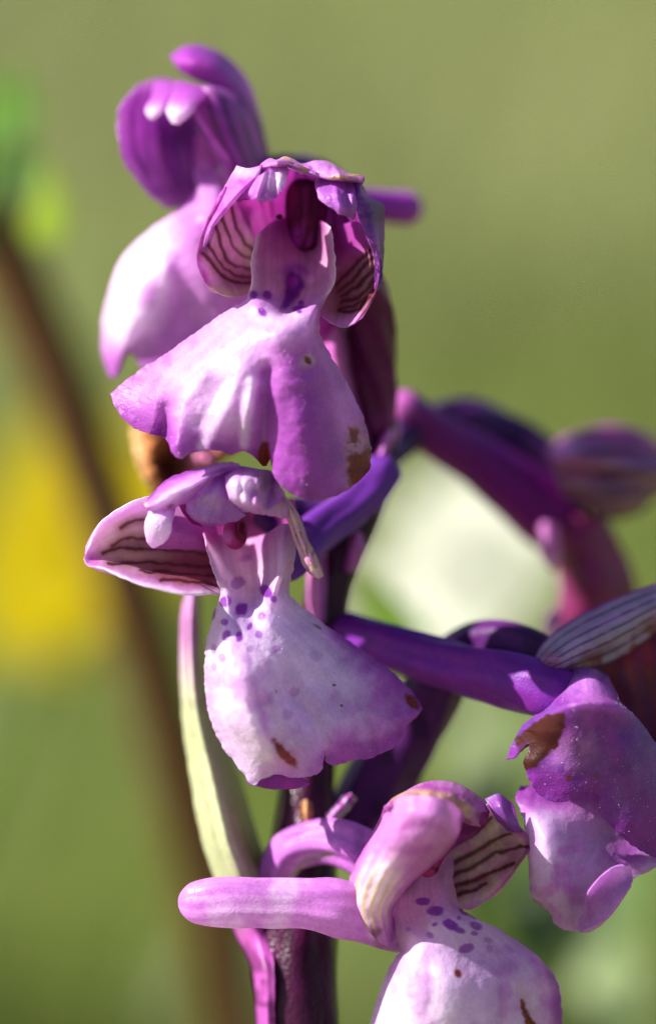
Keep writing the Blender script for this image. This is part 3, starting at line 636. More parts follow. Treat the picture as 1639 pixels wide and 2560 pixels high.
sheet('petal', fc, grid_rows([   # long side petal over the hood
    [(358, 1259, -.6), (364, 1268, -1), (372, 1278, -.9)],
    [(398, 1213, .2), (404, 1246, -1.8), (412, 1277, -1.2)],
    [(430, 1191, .7), (440, 1226, -2.0), (452, 1263, -1.4)],
    [(468, 1177, 1.1), (477, 1206, -1.7), (486, 1237, -1.4)],
    [(513, 1166, 1.4), (518, 1187, -1.2), (522, 1206, -1.2)],
    [(566, 1156, 1.5), (562, 1168, -.4), (562, 1180, -.8)],
    [(600, 1157, 1.6), (604, 1166, .4), (606, 1175, 0)]], 70, 110), (.54, .22, .65),
    [(VIOLET, rim(.22, .9, 'l')), (WHITE, blob(440, 1235, 70, 16, -32, .9, .6)), (VIOLET, blob(575, 1165, 50, 16, 0, .6, .6)), (TAN, blob(362, 1262, 8, 8, 0, .6, .7)), (BROWN, blob(426, 1265, 9, 5, -20, .5, .7))], folds=[([(400, 1235), (480, 1215), (560, 1168)], 8, .22)], thick=.18, crumple=(.06, 44), ragged=4)
sheet('petal', fc, grid_ribbon([(553, 1180, 0), (508, 1221, -1), (462, 1259, -1), (468, 1280, -1), (483, 1297, -.9), (508, 1314, -.6)], [(566, 1184, 0), (572, 1226, -1.0), (600, 1272, -.6), (614, 1288, -.4), (590, 1302, -.5), (552, 1313, -.5)], .45, 80, 90), (.52, .24, .66),
      [(WHITE, blob(520, 1250, 40, 34, -30, .9, .35)), (VIOLET, rim(.12, .5, 'b')), (LILAC, mottle(30, .5, .7, 6, .5))], folds=[([(550, 1190), (520, 1300)], 9, .2), ([(572, 1215), (560, 1305)], 9, -.18)], thick=.18, crumple=(.06, 44), ragged=4)
sheet('petal', fc, grid_ribbon([(444, 1262, .6), (458, 1285, .4), (475, 1304, .4), (504, 1318, .6)], [(464, 1255, -.2), (478, 1280, -.2), (492, 1298, -.1), (515, 1312, .2)], .1, 30, 40), (.28, .02, .20), [], thick=.2)
sheet('dorsal_sepal', fc, grid_rows([
    [(560, 1176, -.2), (590, 1166, .2), (645, 1172, .8), (680, 1179, 1.2), (696, 1200, 1.6)],
    [(562, 1200, -1.1), (596, 1196, -1.8), (645, 1196, -1.0), (680, 1205, .6), (704, 1220, 1.2)],
    [(566, 1230, -1.5), (600, 1230, -2.1), (640, 1228, -1.2), (680, 1232, -.3), (716, 1242, .4)],
    [(586, 1262, -1.2), (612, 1264, -1.8), (650, 1266, -1.5), (690, 1268, -1), (724, 1268, -.4)],
    [(600, 1276, -.2), (630, 1284, -.4), (670, 1289, -.6), (700, 1296, -.6), (724, 1296, -.3)]], 80, 80), (.62, .34, .70),
    [(WHITE, blob(610, 1225, 40, 34, 0, .9, .6)), (DEEP, blob(672, 1192, 28, 36, -20, .7, .85)), (VIOLET, rim(.2, .95, 't')), (MAGENTA, blob(640, 1240, 22, 22, 0, .8, .35)), (TAN, blob(702, 1264, 14, 6, -20, .6, .6))],  # deep blob paints the shadow in the hollow of the fold
    folds=[([(648, 1180), (640, 1262)], 9, .35), ([(676, 1195), (668, 1262)], 12, -.5), ([(604, 1180), (600, 1260)], 9, -.2)], thick=.18, crumple=(.06, 44), ragged=4)
sheet('lateral_sepal', fc, grid_rows([    # withered tongue hanging on the far side
    [(700, 1240, .2), (712, 1246, -.3), (728, 1254, .6)],
    [(714, 1292, .2), (732, 1290, -.6), (754, 1296, .7)],
    [(728, 1332, .1), (748, 1335, -.8), (772, 1348, .6)],
    [(744, 1380, -.1), (766, 1380, -.9), (792, 1388, .2)],
    [(762, 1422, -.2), (782, 1418, -.8), (804, 1418, -.1)],
    [(782, 1443, -.3), (798, 1446, -.4), (811, 1438, -.2)]], 60, 110), (.80, .52, .58),
    [(BROWN, line([(752, 1330), (764, 1370), (770, 1400), (768, 1425)], 4, .8, .7)), (BROWN, line([(785, 1380), (778, 1400), (790, 1420)], 4, .7, .7)), (PALE, mottle(24, .5, .7, 3, .5)), (DEEP, both(rim(.2, .95, 'r', .2), lambda c: 1-sstep(.45, .65, c['v']))), (BROWN, both(rim(.16, .8, 'r', .3), vr(.35, .5)))], thick=.25, crumple=(.06, 26))
sheet('petal', fc, grid_rows([    # rosy back wall of the hood
    [(490, 1250, 3.4), (560, 1240, 3.6), (640, 1240, 3.6), (735, 1250, 2.6)],
    [(500, 1300, 4.4), (570, 1300, 5.0), (650, 1300, 5.0), (740, 1300, 3.4)],
    [(510, 1350, 4.8), (580, 1350, 5.6), (660, 1350, 5.6), (735, 1350, 4)],
    [(530, 1430, 4.8), (590, 1430, 5.4), (660, 1430, 5.4), (720, 1430, 4)]], 60, 60), (.60, .16, .50), [(WINE, blob(600, 1300, 50, 30, 0, .8, .8))], thick=.22)
cc = tube('column', fc, [(600, 1285, 2.6, 34), (590, 1310, 1.6, 32), (588, 1340, 1.0, 30), (586, 1374, 1.0, 24)], (.36, .03, .16), [(WINE, blob(602, 1330, 14, 24, 0, .5, .9)), (ROSE, blob(566, 1345, 14, 18, 0, .6, .7))], ns=40, mat=M['fleshy'])
tube('anther', cc, [(605, 1305, .8, 12), (602, 1345, .4, 11)], (.14, .008, .03), ns=24, nr=16, mat=M['fleshy'])

# ---- lowest flower, leaning right
fd = tube('flower', orchid, [(672, 2260, 5.5, 36), (690, 2190, 5.0, 44), (722, 2130, 4.6, 50), (790, 2105, 4, 54), (870, 2112, 3, 58), (950, 2160, 2.2, 56), (1010, 2230, 2, 48)], (.50, .20, .58),
          [(PALE, line([(735, 2180), (770, 2130), (830, 2115)], 16, .8, .6)), ((.20, .22, .06), line([(733, 2185), (768, 2150), (830, 2136)], 5, .7, .8)), (DEEP, mottle(60, .55, .75, 4, .5))], ridges=5, ridge_amp=.10, twist=.3, mat=M['fleshy'])
fd['label'] = 'lowest flower with its pale spur stretched left and a tan streaked near sepal'
tube('spur', fd, [(446, 2256, .6, 40), (505, 2254, .4, 57), (570, 2252, .2, 62), (660, 2258, .1, 61), (764, 2262, .1, 61), (850, 2272, .3, 72), (920, 2302, .8, 56), (975, 2342, 1.2, 34), (1012, 2372, 1.5, 14)], (.66, .31, .74), [(PALE, mottle(50, .4, .7, 3, .6)), (WHITE, mottle(70, .45, .75, 11, .5, 1, .8)), (VIOLET, both(vr(.6, .9, .5), mottle(30, .4, .7)))], ns=200, nr=90, ridges=7, ridge_amp=.02, twist=.7, crumple=.16, mat=M['petal'])
sheet('lip', fd, grid_rows([
    [(975, 2255, 1.5), (1010, 2225, 2), (1050, 2190, 2.6), (1085, 2160, 2.6), (1112, 2145, 2), (1132, 2148, 2)],
    [(968, 2310, .9), (1005, 2285, .6), (1045, 2252, .8), (1085, 2222, .9), (1112, 2206, .8), (1134, 2212, 1.3)],
    [(982, 2345, .8), (1018, 2325, -.3), (1058, 2298, -.6), (1095, 2274, -.6), (1126, 2260, -.1), (1150, 2268, 1)],
    [(1002, 2372, .9), (1040, 2362, -.9), (1085, 2340, -1.3), (1132, 2316, -1.3), (1175, 2300, -.5), (1215, 2306, 1.0)],
    [(978, 2408, 1.2), (1020, 2412, -1.2), (1080, 2405, -1.7), (1150, 2390, -1.3), (1220, 2365, -.3), (1300, 2356, 1.4)],
    [(953, 2468, 1.4), (1010, 2475, -1.4), (1090, 2475, -2.2), (1180, 2465, -1.7), (1290, 2445, -.3), (1350, 2412, .8), (1382, 2432, 1.8)],
    [(928, 2545, 1.6), (1000, 2550, -1.2), (1090, 2550, -2.2), (1190, 2550, -1.7), (1310, 2540, -.1), (1372, 2520, 1), (1402, 2500, 1.9)],
    [(915, 2640, 1.8), (1000, 2650, -.8), (1100, 2660, -1.7), (1200, 2660, -1.2), (1310, 2650, .3), (1370, 2620, 1.2), (1402, 2580, 2)],
    [(950, 2720, 1.8), (1010, 2760, .2), (1100, 2790, -.8), (1200, 2770, -.6), (1260, 2800, 0), (1330, 2750, .8), (1390, 2660, 2)]],
    NLB, NLB), (.74, .48, .84), [(WHITE, poly([(990, 2390), (1120, 2420), (1180, 2560), (1150, 2700), (930, 2660)], 60, .9)), (LILAC, mottle(70, .5, .7, 31, .4)), (LILAC, both(rim(.2, .8, 'r'), vr(.3, .5))), (VIOLET, both(rim(.09, .8, 'r'), vr(.4, .55))), (LILAC, both(rim(.05, .5, 'l'), vr(.7, .8))),
    ((.74, .42, .66), lambda c: .85*(1-sstep(.1, .3, c['v'])))]
    + [(SPOT, blob(x, y, rx, ry, a, .2, s)) for x, y, rx, ry, a, s in [(1056, 2253, 19, 10, 0, .95), (1089, 2278, 22, 13, 0, .95), (1085, 2311, 8, 5, -20, .9), (1126, 2313, 20, 13, 30, 1), (1148, 2326, 15, 8, 10, .95), (1146, 2295, 5, 5, 0, .8), (1161, 2280, 15, 8, 25, .9), (1189, 2315, 17, 9, 25, .85), (1185, 2334, 10, 6, 15, .8),
        (1165, 2371, 19, 11, -15, .85), (1074, 2338, 11, 8, 35, .6), (1019, 2323, 7, 6, 0, .5), (1220, 2350, 11, 7, 20, .4), (1222, 2373, 8, 10, 0, .4), (1272, 2373, 16, 7, 40, .35), (1200, 2405, 12, 8, 0, .2), (1185, 2292, 10, 6, 30, .8)]]
    + [(BROWN, blob(1144, 2434, 8, 11, -30, .4)), (BROWN, poly([(1297, 2496), (1305, 2498), (1318, 2525), (1340, 2558), (1358, 2600), (1334, 2604), (1312, 2556), (1300, 2520)], 4)), (DARKBROWN, line([(1308, 2520), (1330, 2560), (1345, 2600)], 4, .7, .6))],
    folds=[([(1030, 2305), (1075, 2345), (1110, 2370)], 26, -.15), ([(1300, 2490), (1350, 2620)], 20, -.4), ([(1000, 2400), (960, 2560)], 40, .3)], crumple=(.09, 70), ragged=4, thick=.26)
beads(fd, 500, 7, .1)
sheet('lateral_sepal', fd, grid_rows([     # near one, rolled, tan streaks towards its base
    [(960, 2020, -2.2), (1000, 1992, -3.6), (1060, 1990, -4.4), (1120, 2000, -4.4), (1158, 2035, -3)],
    [(946, 2048, -.4), (995, 2030, -3.8), (1050, 2035, -4.8), (1110, 2050, -4.6), (1150, 2075, -3.2)],
    [(912, 2112, .6), (955, 2100, -3), (1010, 2105, -4.2), (1065, 2115, -3.9), (1118, 2130, -2.6)],
    [(884, 2168, 1.6), (925, 2160, -2), (970, 2165, -3.2), (1020, 2170, -3), (1074, 2170, -1.6)],
    [(867, 2220, 2.0), (900, 2215, -1.2), (940, 2220, -2.2), (980, 2225, -2), (1018, 2222, -.8)],
    [(868, 2260, 2.0), (895, 2265, -.7), (925, 2270, -1.4), (955, 2275, -1.2), (985, 2268, -.2)],
    [(884, 2300, 1), (908, 2310, -.3), (935, 2316, -.8), (960, 2312, -.6), (982, 2296, .1)],
    [(915, 2338, 1.2), (935, 2350, .3), (955, 2360, .1), (972, 2364, .3), (986, 2345, .8)]], 130, 160), (.62, .30, .62),
    [(PALE, blob(930, 2220, 80, 110, 20, .7, .6)), ((.86, .74, .78), blob(935, 2225, 34, 80, 30, .9, .8)), (CREAM, both(uveins(6, .25, .95), blob(915, 2250, 70, 100, 20, .5))), (TAN, both(uveins(6, .55, .5), blob(900, 2270, 50, 70, 20, .7))), (PALE, blob(1060, 2050, 70, 50, 0, .7, .5)), (MAGENTA, line([(1010, 2068), (1060, 2055), (1110, 2075)], 9, .9, .25)),
     (MAGENTA, line([(1020, 2130), (1075, 2120)], 9, .8, .4)), (WINE, blob(940, 2330, 16, 12, -30, .6, .7)), (MAGENTA, rim(.08, .6, 'lr'))],
    folds=[([(1020, 2070), (1060, 2062), (1100, 2075)], 22, -.16), ([(930, 2160), (895, 2260)], 12, .12), ([(965, 2170), (925, 2270)], 12, .14), ([(1000, 2180), (955, 2270)], 12, .12)], thick=.3, crumple=(.10, 60))
sheet('dorsal_sepal', fd, grid_rows([
    [(956, 2026, -1), (976, 1998, -.8), (1010, 1978, -.4), (1050, 1958, 0), (1095, 1951, .3), (1140, 1957, .2), (1178, 1977, .1), (1206, 2000, .1), (1222, 2028, .4)],
    [(964, 2022, -2.6), (1000, 1998, -3.2), (1050, 1982, -3), (1095, 1976, -2.6), (1140, 1985, -2.4), (1175, 2005, -2), (1204, 2030, -1)],
    [(972, 2020, -2.4), (1020, 2001, -3.4), (1060, 2000, -3.6), (1100, 2006, -3.4), (1140, 2018, -3), (1168, 2042, -2.4), (1196, 2056, -1.2)],
    [(985, 2030, -1), (1030, 2020, -2), (1070, 2025, -2.2), (1110, 2035, -2), (1150, 2050, -1.6), (1172, 2062, -1.2), (1200, 2068, -.6)]], 110, 60), (.55, .26, .58),
    [(MAGENTA, both(mottle(26, .45, .65, 3, .6), lambda c: 1-sstep(.4, .6, c['v']))), (TAN, line([(990, 2000), (1040, 1988), (1100, 1992), (1150, 2012), (1168, 2028)], 13, .7, .9)), (CREAM, line([(1000, 1998), (1060, 1990)], 7, .8, .7)), (BROWN, both(mottle(18, .6, .75, 8, .6), lambda c: sstep(1100, 1180, c['px']))), (BROWN, blob(1197, 2040, 7, 10, 0, .5, .6))], thick=.25, crumple=(.22, 26))
VD = veins([[(1110, 2128), (1150, 2100), (1190, 2078), (1225, 2045)],
      [(1112, 2168), (1170, 2140), (1225, 2105), (1275, 2086)],
      [(1112, 2196), (1180, 2165), (1240, 2130), (1318, 2116)],
      [(1114, 2222), (1190, 2198), (1240, 2178), (1285, 2158)],
      [(1120, 2242), (1170, 2228), (1215, 2210)]], 5)
sheet('lateral_sepal', fd, grid_rows([
    [(1110, 2110, 2.4), (1170, 2080, 1.2), (1205, 2030, .8), (1228, 1990, .6)],
    [(1108, 2145, 2.6), (1180, 2110, 1.8), (1235, 2060, 1.4), (1274, 2004, .6)],
    [(1108, 2175, 2.6), (1180, 2145, 2), (1245, 2100, 1.6), (1294, 2062, .5)],
    [(1108, 2205, 2.6), (1185, 2178, 2), (1255, 2140, 1.6), (1326, 2106, .4)],
    [(1114, 2235, 2.4), (1180, 2215, 1.8), (1240, 2185, 1.4), (1298, 2155, .5)],
    [(1128, 2258, 2), (1165, 2250, 1.5), (1205, 2232, 1.2), (1258, 2210, .6)],
    [(1150, 2270, 1.6), (1172, 2275, 1.2), (1195, 2262, 1), (1215, 2248, .8)]], 130, 130), (.66, .44, .62),
    [(CREAM, mottle(22, .4, .65, 3, .6)), (ROSE, mottle(40, .5, .7, 13, .5)), (MAGENTA, rim(.10, .7, 'r')), (VIOLET, poly([(1215, 1985), (1290, 1990), (1300, 2070), (1270, 2075), (1240, 2050)], 10, .9)), (PALE, vr(.85, 1, .6)), (BROWN, blob(1290, 2150, 30, 12, -30, .6, .3))]+VD, thick=.26, crumple=(.06, 50))
sheet('lateral_sepal', fd, grid_rows([   # its upper corner folded over
    [(1212, 1996, .2), (1245, 1984, 0), (1274, 2004, .2)],
    [(1228, 2030, -.2), (1255, 2022, -.6), (1286, 2040, .2)],
    [(1248, 2058, -.1), (1270, 2056, -.5), (1298, 2066, .2)],
    [(1270, 2078, .2), (1284, 2080, 0), (1304, 2082, .3)]], 50, 50), (.28, .10, .42), [(VIOLET, mottle(30, .45, .7))], thick=.22)
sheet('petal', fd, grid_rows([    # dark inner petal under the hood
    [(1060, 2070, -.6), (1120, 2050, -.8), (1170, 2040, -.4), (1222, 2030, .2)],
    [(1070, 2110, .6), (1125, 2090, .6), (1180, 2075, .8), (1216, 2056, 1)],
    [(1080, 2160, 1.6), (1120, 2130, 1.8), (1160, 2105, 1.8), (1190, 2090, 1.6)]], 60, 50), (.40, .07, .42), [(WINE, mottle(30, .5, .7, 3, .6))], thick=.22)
sheet('petal', fd, grid_rows([    # rosy wall behind the throat
    [(960, 2200, 3), (1020, 2150, 3.4), (1080, 2100, 3.4), (1130, 2080, 3)],
    [(970, 2260, 3), (1030, 2220, 3.6), (1090, 2170, 3.6), (1140, 2150, 3.2)],
    [(985, 2330, 2.4), (1050, 2290, 3), (1100, 2250, 3), (1150, 2230, 2.8)]], 50, 50), (.58, .22, .52), [], thick=.22)
tube('column', fd, [(1100, 2110, 1.8, 26), (1075, 2150, .8, 30), (1060, 2190, .4, 26)], (.42, .04, .18), [(WINE, mottle(24, .5, .7))], ns=40, mat=M['fleshy'])

# ---- flower on the right, turned away, lip's shade put into darker pigment
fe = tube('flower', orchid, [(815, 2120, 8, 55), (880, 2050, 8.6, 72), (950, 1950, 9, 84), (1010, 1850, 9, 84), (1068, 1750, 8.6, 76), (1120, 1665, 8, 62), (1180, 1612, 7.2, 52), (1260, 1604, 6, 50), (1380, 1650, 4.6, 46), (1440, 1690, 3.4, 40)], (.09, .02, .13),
          [(NIGHT, mottle(70, .45, .7, 3, .7)), (MAGENTA, blob(1105, 1600, 34, 26, 0, .6, .6))], ns=150, ridges=6, ridge_amp=.05, mat=M['fleshy'])  # dark base paints the ovary's shade, magenta blob its sunlit tip
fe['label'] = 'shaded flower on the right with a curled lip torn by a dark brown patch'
tube('spur', fe, [(838, 1566, 8, 46), (900, 1590, 7, 50), (970, 1615, 6, 54), (1060, 1646, 5, 58), (1180, 1678, 3.8, 62), (1300, 1705, 2.8, 68), (1390, 1735, 2, 66), (1450, 1770, 2, 50)], (.16, .026, .29), [((.22, .03, .30), mottle(80, .45, .7, 3, .6))], ns=110, ridges=5, ridge_amp=.05, twist=.6, crumple=.16, mat=M['fleshy'])  # spur kept dark in pigment to read as shaded
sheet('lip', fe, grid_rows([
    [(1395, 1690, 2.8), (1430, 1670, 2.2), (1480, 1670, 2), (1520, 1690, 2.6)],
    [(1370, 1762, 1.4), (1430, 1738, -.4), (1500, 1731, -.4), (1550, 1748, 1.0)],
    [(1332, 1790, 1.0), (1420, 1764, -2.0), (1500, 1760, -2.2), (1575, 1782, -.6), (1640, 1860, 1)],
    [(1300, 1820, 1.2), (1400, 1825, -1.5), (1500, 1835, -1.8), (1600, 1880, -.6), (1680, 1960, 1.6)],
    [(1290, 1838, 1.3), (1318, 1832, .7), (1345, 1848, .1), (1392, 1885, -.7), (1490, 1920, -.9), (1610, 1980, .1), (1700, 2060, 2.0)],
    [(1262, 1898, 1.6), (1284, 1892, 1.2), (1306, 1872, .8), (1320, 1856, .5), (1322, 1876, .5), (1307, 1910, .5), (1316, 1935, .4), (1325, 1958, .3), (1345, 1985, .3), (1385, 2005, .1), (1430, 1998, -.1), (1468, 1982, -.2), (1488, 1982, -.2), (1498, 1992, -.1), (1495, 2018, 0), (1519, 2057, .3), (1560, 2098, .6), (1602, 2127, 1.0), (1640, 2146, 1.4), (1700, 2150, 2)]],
    NLB, NLB), (.26, .09, .44), [(LILAC, blob(1500, 1755, 90, 24, 10, .8, .8)), (PALE, blob(1430, 1850, 50, 70, 30, .8, .6)), (PALE, blob(1470, 1690, 80, 50, 0, .7, .7)), (VIOLET, mottle(70, .45, .7, 14, .7)), ((.17, .05, .36), mottle(40, .5, .75, 24, .6)), (VIOLET, vr(.8, 1, .5)),  # dark violet base and mottle paint shade, lilac crest the sunlit rim
    ((.085, .02, .012), poly([(1284, 1850), (1324, 1818), (1349, 1797), (1382, 1782), (1414, 1779), (1411, 1820), (1392, 1866), (1365, 1895), (1332, 1922), (1305, 1932), (1300, 1900), (1322, 1875), (1318, 1850), (1290, 1868)], 4, 1, 10)), (DARKBROWN, both(mottle(30, .15, .6, 7, .85), poly([(1284, 1850), (1349, 1797), (1414, 1779), (1390, 1866), (1305, 1932)], 6))), (DARKBROWN, poly([(1345, 1806), (1400, 1782), (1412, 1790), (1385, 1806), (1350, 1816)], 4, .9)),  # brown patch, darkened further with painted shade
    (BROWN, blob(1420, 1944, 7, 6)), (BROWN, blob(1492, 1940, 9, 7, 0, .6, .5))], folds=[([(1400, 1760), (1480, 1745), (1560, 1770)], 22, .5), ([(1380, 1800), (1330, 1900)], 30, .3), ([(1560, 1900), (1600, 2060)], 50, .4)], crumple=(.05, 60), ragged=5, thick=.24)
beads(fe, 700, 9, .15, [(1250, 1860), (1350, 1780), (1425, 1760), (1425, 1830), (1380, 1900), (1300, 1950)])
sheet('lip', fe, grid_rows([    # middle lobe hanging behind, its underside to the viewer
    [(1300, 1965, 2.2), (1360, 1960, 2.1), (1440, 1950, 2.2), (1520, 1970, 2.5), (1600, 2060, 2.9)],
    [(1288, 1995, 1.7), (1350, 2010, 1.4), (1440, 2010, 1.9), (1530, 2040, 2.3), (1610, 2100, 2.7)],
    [(1300, 2022, 1.2), (1345, 2040, .2), (1400, 2050, .4), (1460, 2060, 1.3), (1530, 2090, 2.1), (1640, 2130, 2.4)],
    [(1312, 2070, .8), (1352, 2085, -.7), (1415, 2100, -.2), (1485, 2115, .9), (1560, 2140, 1.5), (1650, 2160, 1.5)],
    [(1318, 2140, .8), (1360, 2150, -.9), (1425, 2160, -.4), (1490, 2170, .7), (1550, 2172, 1.3), (1600, 2188, 1.4)],
    [(1323, 2215, 1), (1370, 2225, -.6), (1430, 2230, -.1), (1490, 2220, .9), (1540, 2190, 1.2), (1577, 2192, 1.2)],
    [(1330, 2250, 1.9), (1372, 2282, 1.5), (1384, 2303, 1.4), (1400, 2322, 1.3), (1440, 2328, 1.2), (1478, 2318, 1.1), (1518, 2290, 1.0), (1552, 2246, 0.9), (1578, 2194, 1.1)]], 160, 160), (.58, .34, .70),
    [(WHITE, blob(1350, 2140, 40, 90, 0, .8, .5)), (LILAC, mottle(50, .45, .7, 4, .6)), (VIOLET, lambda c: .8*(1-sstep(.1, .3, c['v']))), (PALE, blob(1460, 2060, 40, 60, 0, .8, .6)), (BROWN, line([(1330, 2256), (1365, 2280)], 7, .6)), (VIOLET, blob(1560, 2140, 50, 40, 0, .7, .6)), (PALE, rim(.04, .8, 'b'))],
    crumple=(.10, 60), ragged=5, thick=.32)
sheet('lip', fe, grid_ribbon([(1577, 2172, -.2), (1545, 2168, -.7), (1500, 2195, -.9), (1466, 2245, -.8), (1466, 2280, -.4), (1440, 2322, .1)], [(1580, 2195, .0), (1572, 2215, -.4), (1550, 2252, -.6), (1520, 2292, -.5), (1490, 2312, -.3), (1450, 2330, .1)], -.4, 60, 70), (.54, .28, .66), [(PALE, rim(.12, .8, 'r')), (VIOLET, blob(1500, 2230, 26, 50, 30, .8, .4))], thick=.25, ragged=3)
sheet('lateral_sepal', fe, grid_rows([
    [(1331, 1660, 2.6), (1338, 1672, 2.2), (1352, 1682, 2.2), (1368, 1688, 2.6)],
    [(1346, 1624, 3), (1372, 1640, 1.4), (1396, 1662, 1.2), (1416, 1684, 2.4)],
    [(1378, 1586, 3.6), (1410, 1612, 1.6), (1440, 1640, 1.4), (1464, 1672, 2.8)],
    [(1440, 1541, 4.2), (1470, 1572, 2), (1500, 1608, 1.8), (1526, 1655, 3.2)],
    [(1530, 1498, 4.8), (1550, 1530, 2.6), (1570, 1570, 2.4), (1590, 1618, 3.8)],
    [(1620, 1464, 5.2), (1630, 1496, 3.2), (1640, 1534, 3), (1650, 1572, 4.2)],
    [(1740, 1430, 6), (1740, 1460, 4.4), (1735, 1490, 4.2), (1730, 1510, 5)]], 110, 130), (.44, .34, .54),
    [(DEEP, uveins(6, .55, .7)), (BROWN, both(ur(.55, .9, .75), mottle(40, .35, .6))), (VIOLET, rim(.10, .8, 'l')), (WINE, blob(1370, 1650, 30, 26, 0, .7, .7)), (PALE, blob(1340, 1668, 10, 14, 0, .7, .6)), (PALE, mottle(16, .55, .7, 5, .35, .4, 1.6))], thick=.3, crumple=(.12, 50))
sheet('lateral_sepal', fe, grid_rows([   # the far sepal and hollow of the hood, its shade put into a wine dark base
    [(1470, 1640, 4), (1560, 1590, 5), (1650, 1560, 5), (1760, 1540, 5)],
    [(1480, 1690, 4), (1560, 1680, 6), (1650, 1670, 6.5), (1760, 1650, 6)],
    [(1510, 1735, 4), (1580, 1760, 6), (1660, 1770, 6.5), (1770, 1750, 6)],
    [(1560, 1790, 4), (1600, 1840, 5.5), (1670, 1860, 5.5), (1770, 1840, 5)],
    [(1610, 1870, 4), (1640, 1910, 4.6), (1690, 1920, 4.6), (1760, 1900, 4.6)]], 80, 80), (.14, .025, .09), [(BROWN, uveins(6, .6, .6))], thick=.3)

# ---- flower far behind on the right
ff = tube('flower', orchid, [(960, 1150, 10, 34), (1010, 1100, 13, 38), (1090, 1052, 16.5, 46), (1180, 1056, 18, 56), (1280, 1106, 19, 62), (1380, 1190, 19, 66), (1440, 1240, 19, 54)], (.055, .015, .10), [(NIGHT, mottle(70, .45, .7))], ridges=6, mat=M['fleshy'])  # navy base holds the shade over this ovary
ff['label'] = 'far blurred flower on the right with a thick dark spur and wine red lip'
tube('spur', ff, [(985, 1000, 13, 48), (1030, 1040, 14, 52), (1090, 1090, 15, 58), (1190, 1150, 16.5, 66), (1290, 1220, 17.5, 78), (1390, 1300, 18, 84), (1450, 1350, 18, 70)], (.16, .006, .19), [((.22, .008, .18), vr(.5, .9, .6)), (ROSE, lambda c: .5*(1-sstep(.02, .08, c['v'])))], mat=M['fleshy'])  # dark base paints the spur's shade, rosy tip its sunlit end
sheet('lateral_sepal', ff, grid_rows([
    [(1362, 1122, 17), (1372, 1150, 16), (1390, 1190, 16), (1405, 1250, 17)],
    [(1420, 1090, 17), (1430, 1140, 15), (1440, 1200, 15), (1450, 1275, 17)],
    [(1490, 1070, 17), (1500, 1130, 15), (1510, 1210, 15), (1520, 1302, 17)],
    [(1560, 1072, 17.5), (1565, 1140, 15.5), (1570, 1215, 15.5), (1585, 1288, 17.5)],
    [(1650, 1120, 18), (1650, 1165, 16.5), (1650, 1210, 16.5), (1650, 1245, 18)],
    [(1730, 1165, 19), (1730, 1175, 18), (1730, 1185, 18), (1730, 1195, 19)]], 80, 80), (.34, .20, .30), [((.42, .10, .36), lambda c: .85*(1-sstep(.25, .5, c['u']))), ((.34, .22, .34), blob(1580, 1205, 100, 40, 0, .6, .8)), ((.16, .06, .05), ur(.7, 1, .7)), (PALE, uveins(5, .3, .45)), (WINE, uveins(4, .35, .75)), (PALE, blob(1400, 1120, 40, 34, 0, .8, .8)), (ROSE, blob(1450, 1180, 40, 22, 10, .8, .5))], folds=[([(1400, 1130), (1500, 1150), (1640, 1180)], 26, .8), ([(1420, 1180), (1520, 1195), (1640, 1210)], 22, -.8)], crumple=(.5, 60), ragged=10, thick=.35)  # pale blob at the left end paints sunlight on the hood
sheet('dorsal_sepal', ff, grid_rows([
    [(1372, 1120, 18.5), (1400, 1096, 18.5), (1440, 1080, 19)],
    [(1440, 1110, 17.5), (1480, 1070, 18), (1510, 1062, 19)],
    [(1520, 1100, 17.5), (1560, 1066, 18), (1590, 1075, 19)],
    [(1610, 1130, 18), (1640, 1105, 18.5), (1660, 1110, 19.5)]], 50, 50), (.36, .08, .34), [], thick=.35)
sheet('lip', ff, grid_rows([
    [(1370, 1290, 17), (1430, 1285, 16.5), (1480, 1290, 16.5), (1520, 1300, 17.5)],
    [(1345, 1340, 17.5), (1400, 1335, 16), (1470, 1335, 16), (1540, 1345, 17.5)],
    [(1385, 1410, 17.5), (1430, 1405, 16), (1490, 1405, 16), (1568, 1400, 18)],
    [(1398, 1470, 17.5), (1440, 1475, 16), (1510, 1480, 16), (1588, 1465, 18)],
    [(1385, 1530, 17.5), (1430, 1545, 16.5), (1500, 1560, 16.5), (1590, 1540, 18)],
    [(1360, 1590, 17.5), (1420, 1610, 17), (1500, 1620, 17), (1580, 1600, 18)]], 80, 80), (.26, .03, .14), [((.36, .08, .24), rim(.14, .8, 'l')), (WINE, mottle(80, .45, .7, 3, .6))], thick=.35)  # lighter left rim paints the sunlit edge of the lip

sheet('petal', ff, grid_ribbon([(1345, 1300, 15), (1340, 1340, 14.5), (1350, 1390, 14.5), (1372, 1425, 15)], [(1395, 1310, 15.5), (1400, 1350, 15), (1400, 1395, 15), (1385, 1430, 15)], .8, 30, 30), (.62, .24, .58), [(WHITE, vr(.6, .9, .6))], thick=.3)  # rosy sheet added for the sunlit patch on the lip's left edge
sheet('petal', ff, grid_ribbon([(1372, 1525, 15), (1358, 1555, 14.5), (1356, 1585, 14.5), (1366, 1600, 15)], [(1400, 1530, 15), (1406, 1560, 14.8), (1402, 1585, 14.8), (1380, 1602, 15)], .8, 30, 30), ROSE, [(WHITE, vr(.3, .7, .6))], thick=.3)  # pale pink sheet added for a sunlit bit at the lip's lower tip

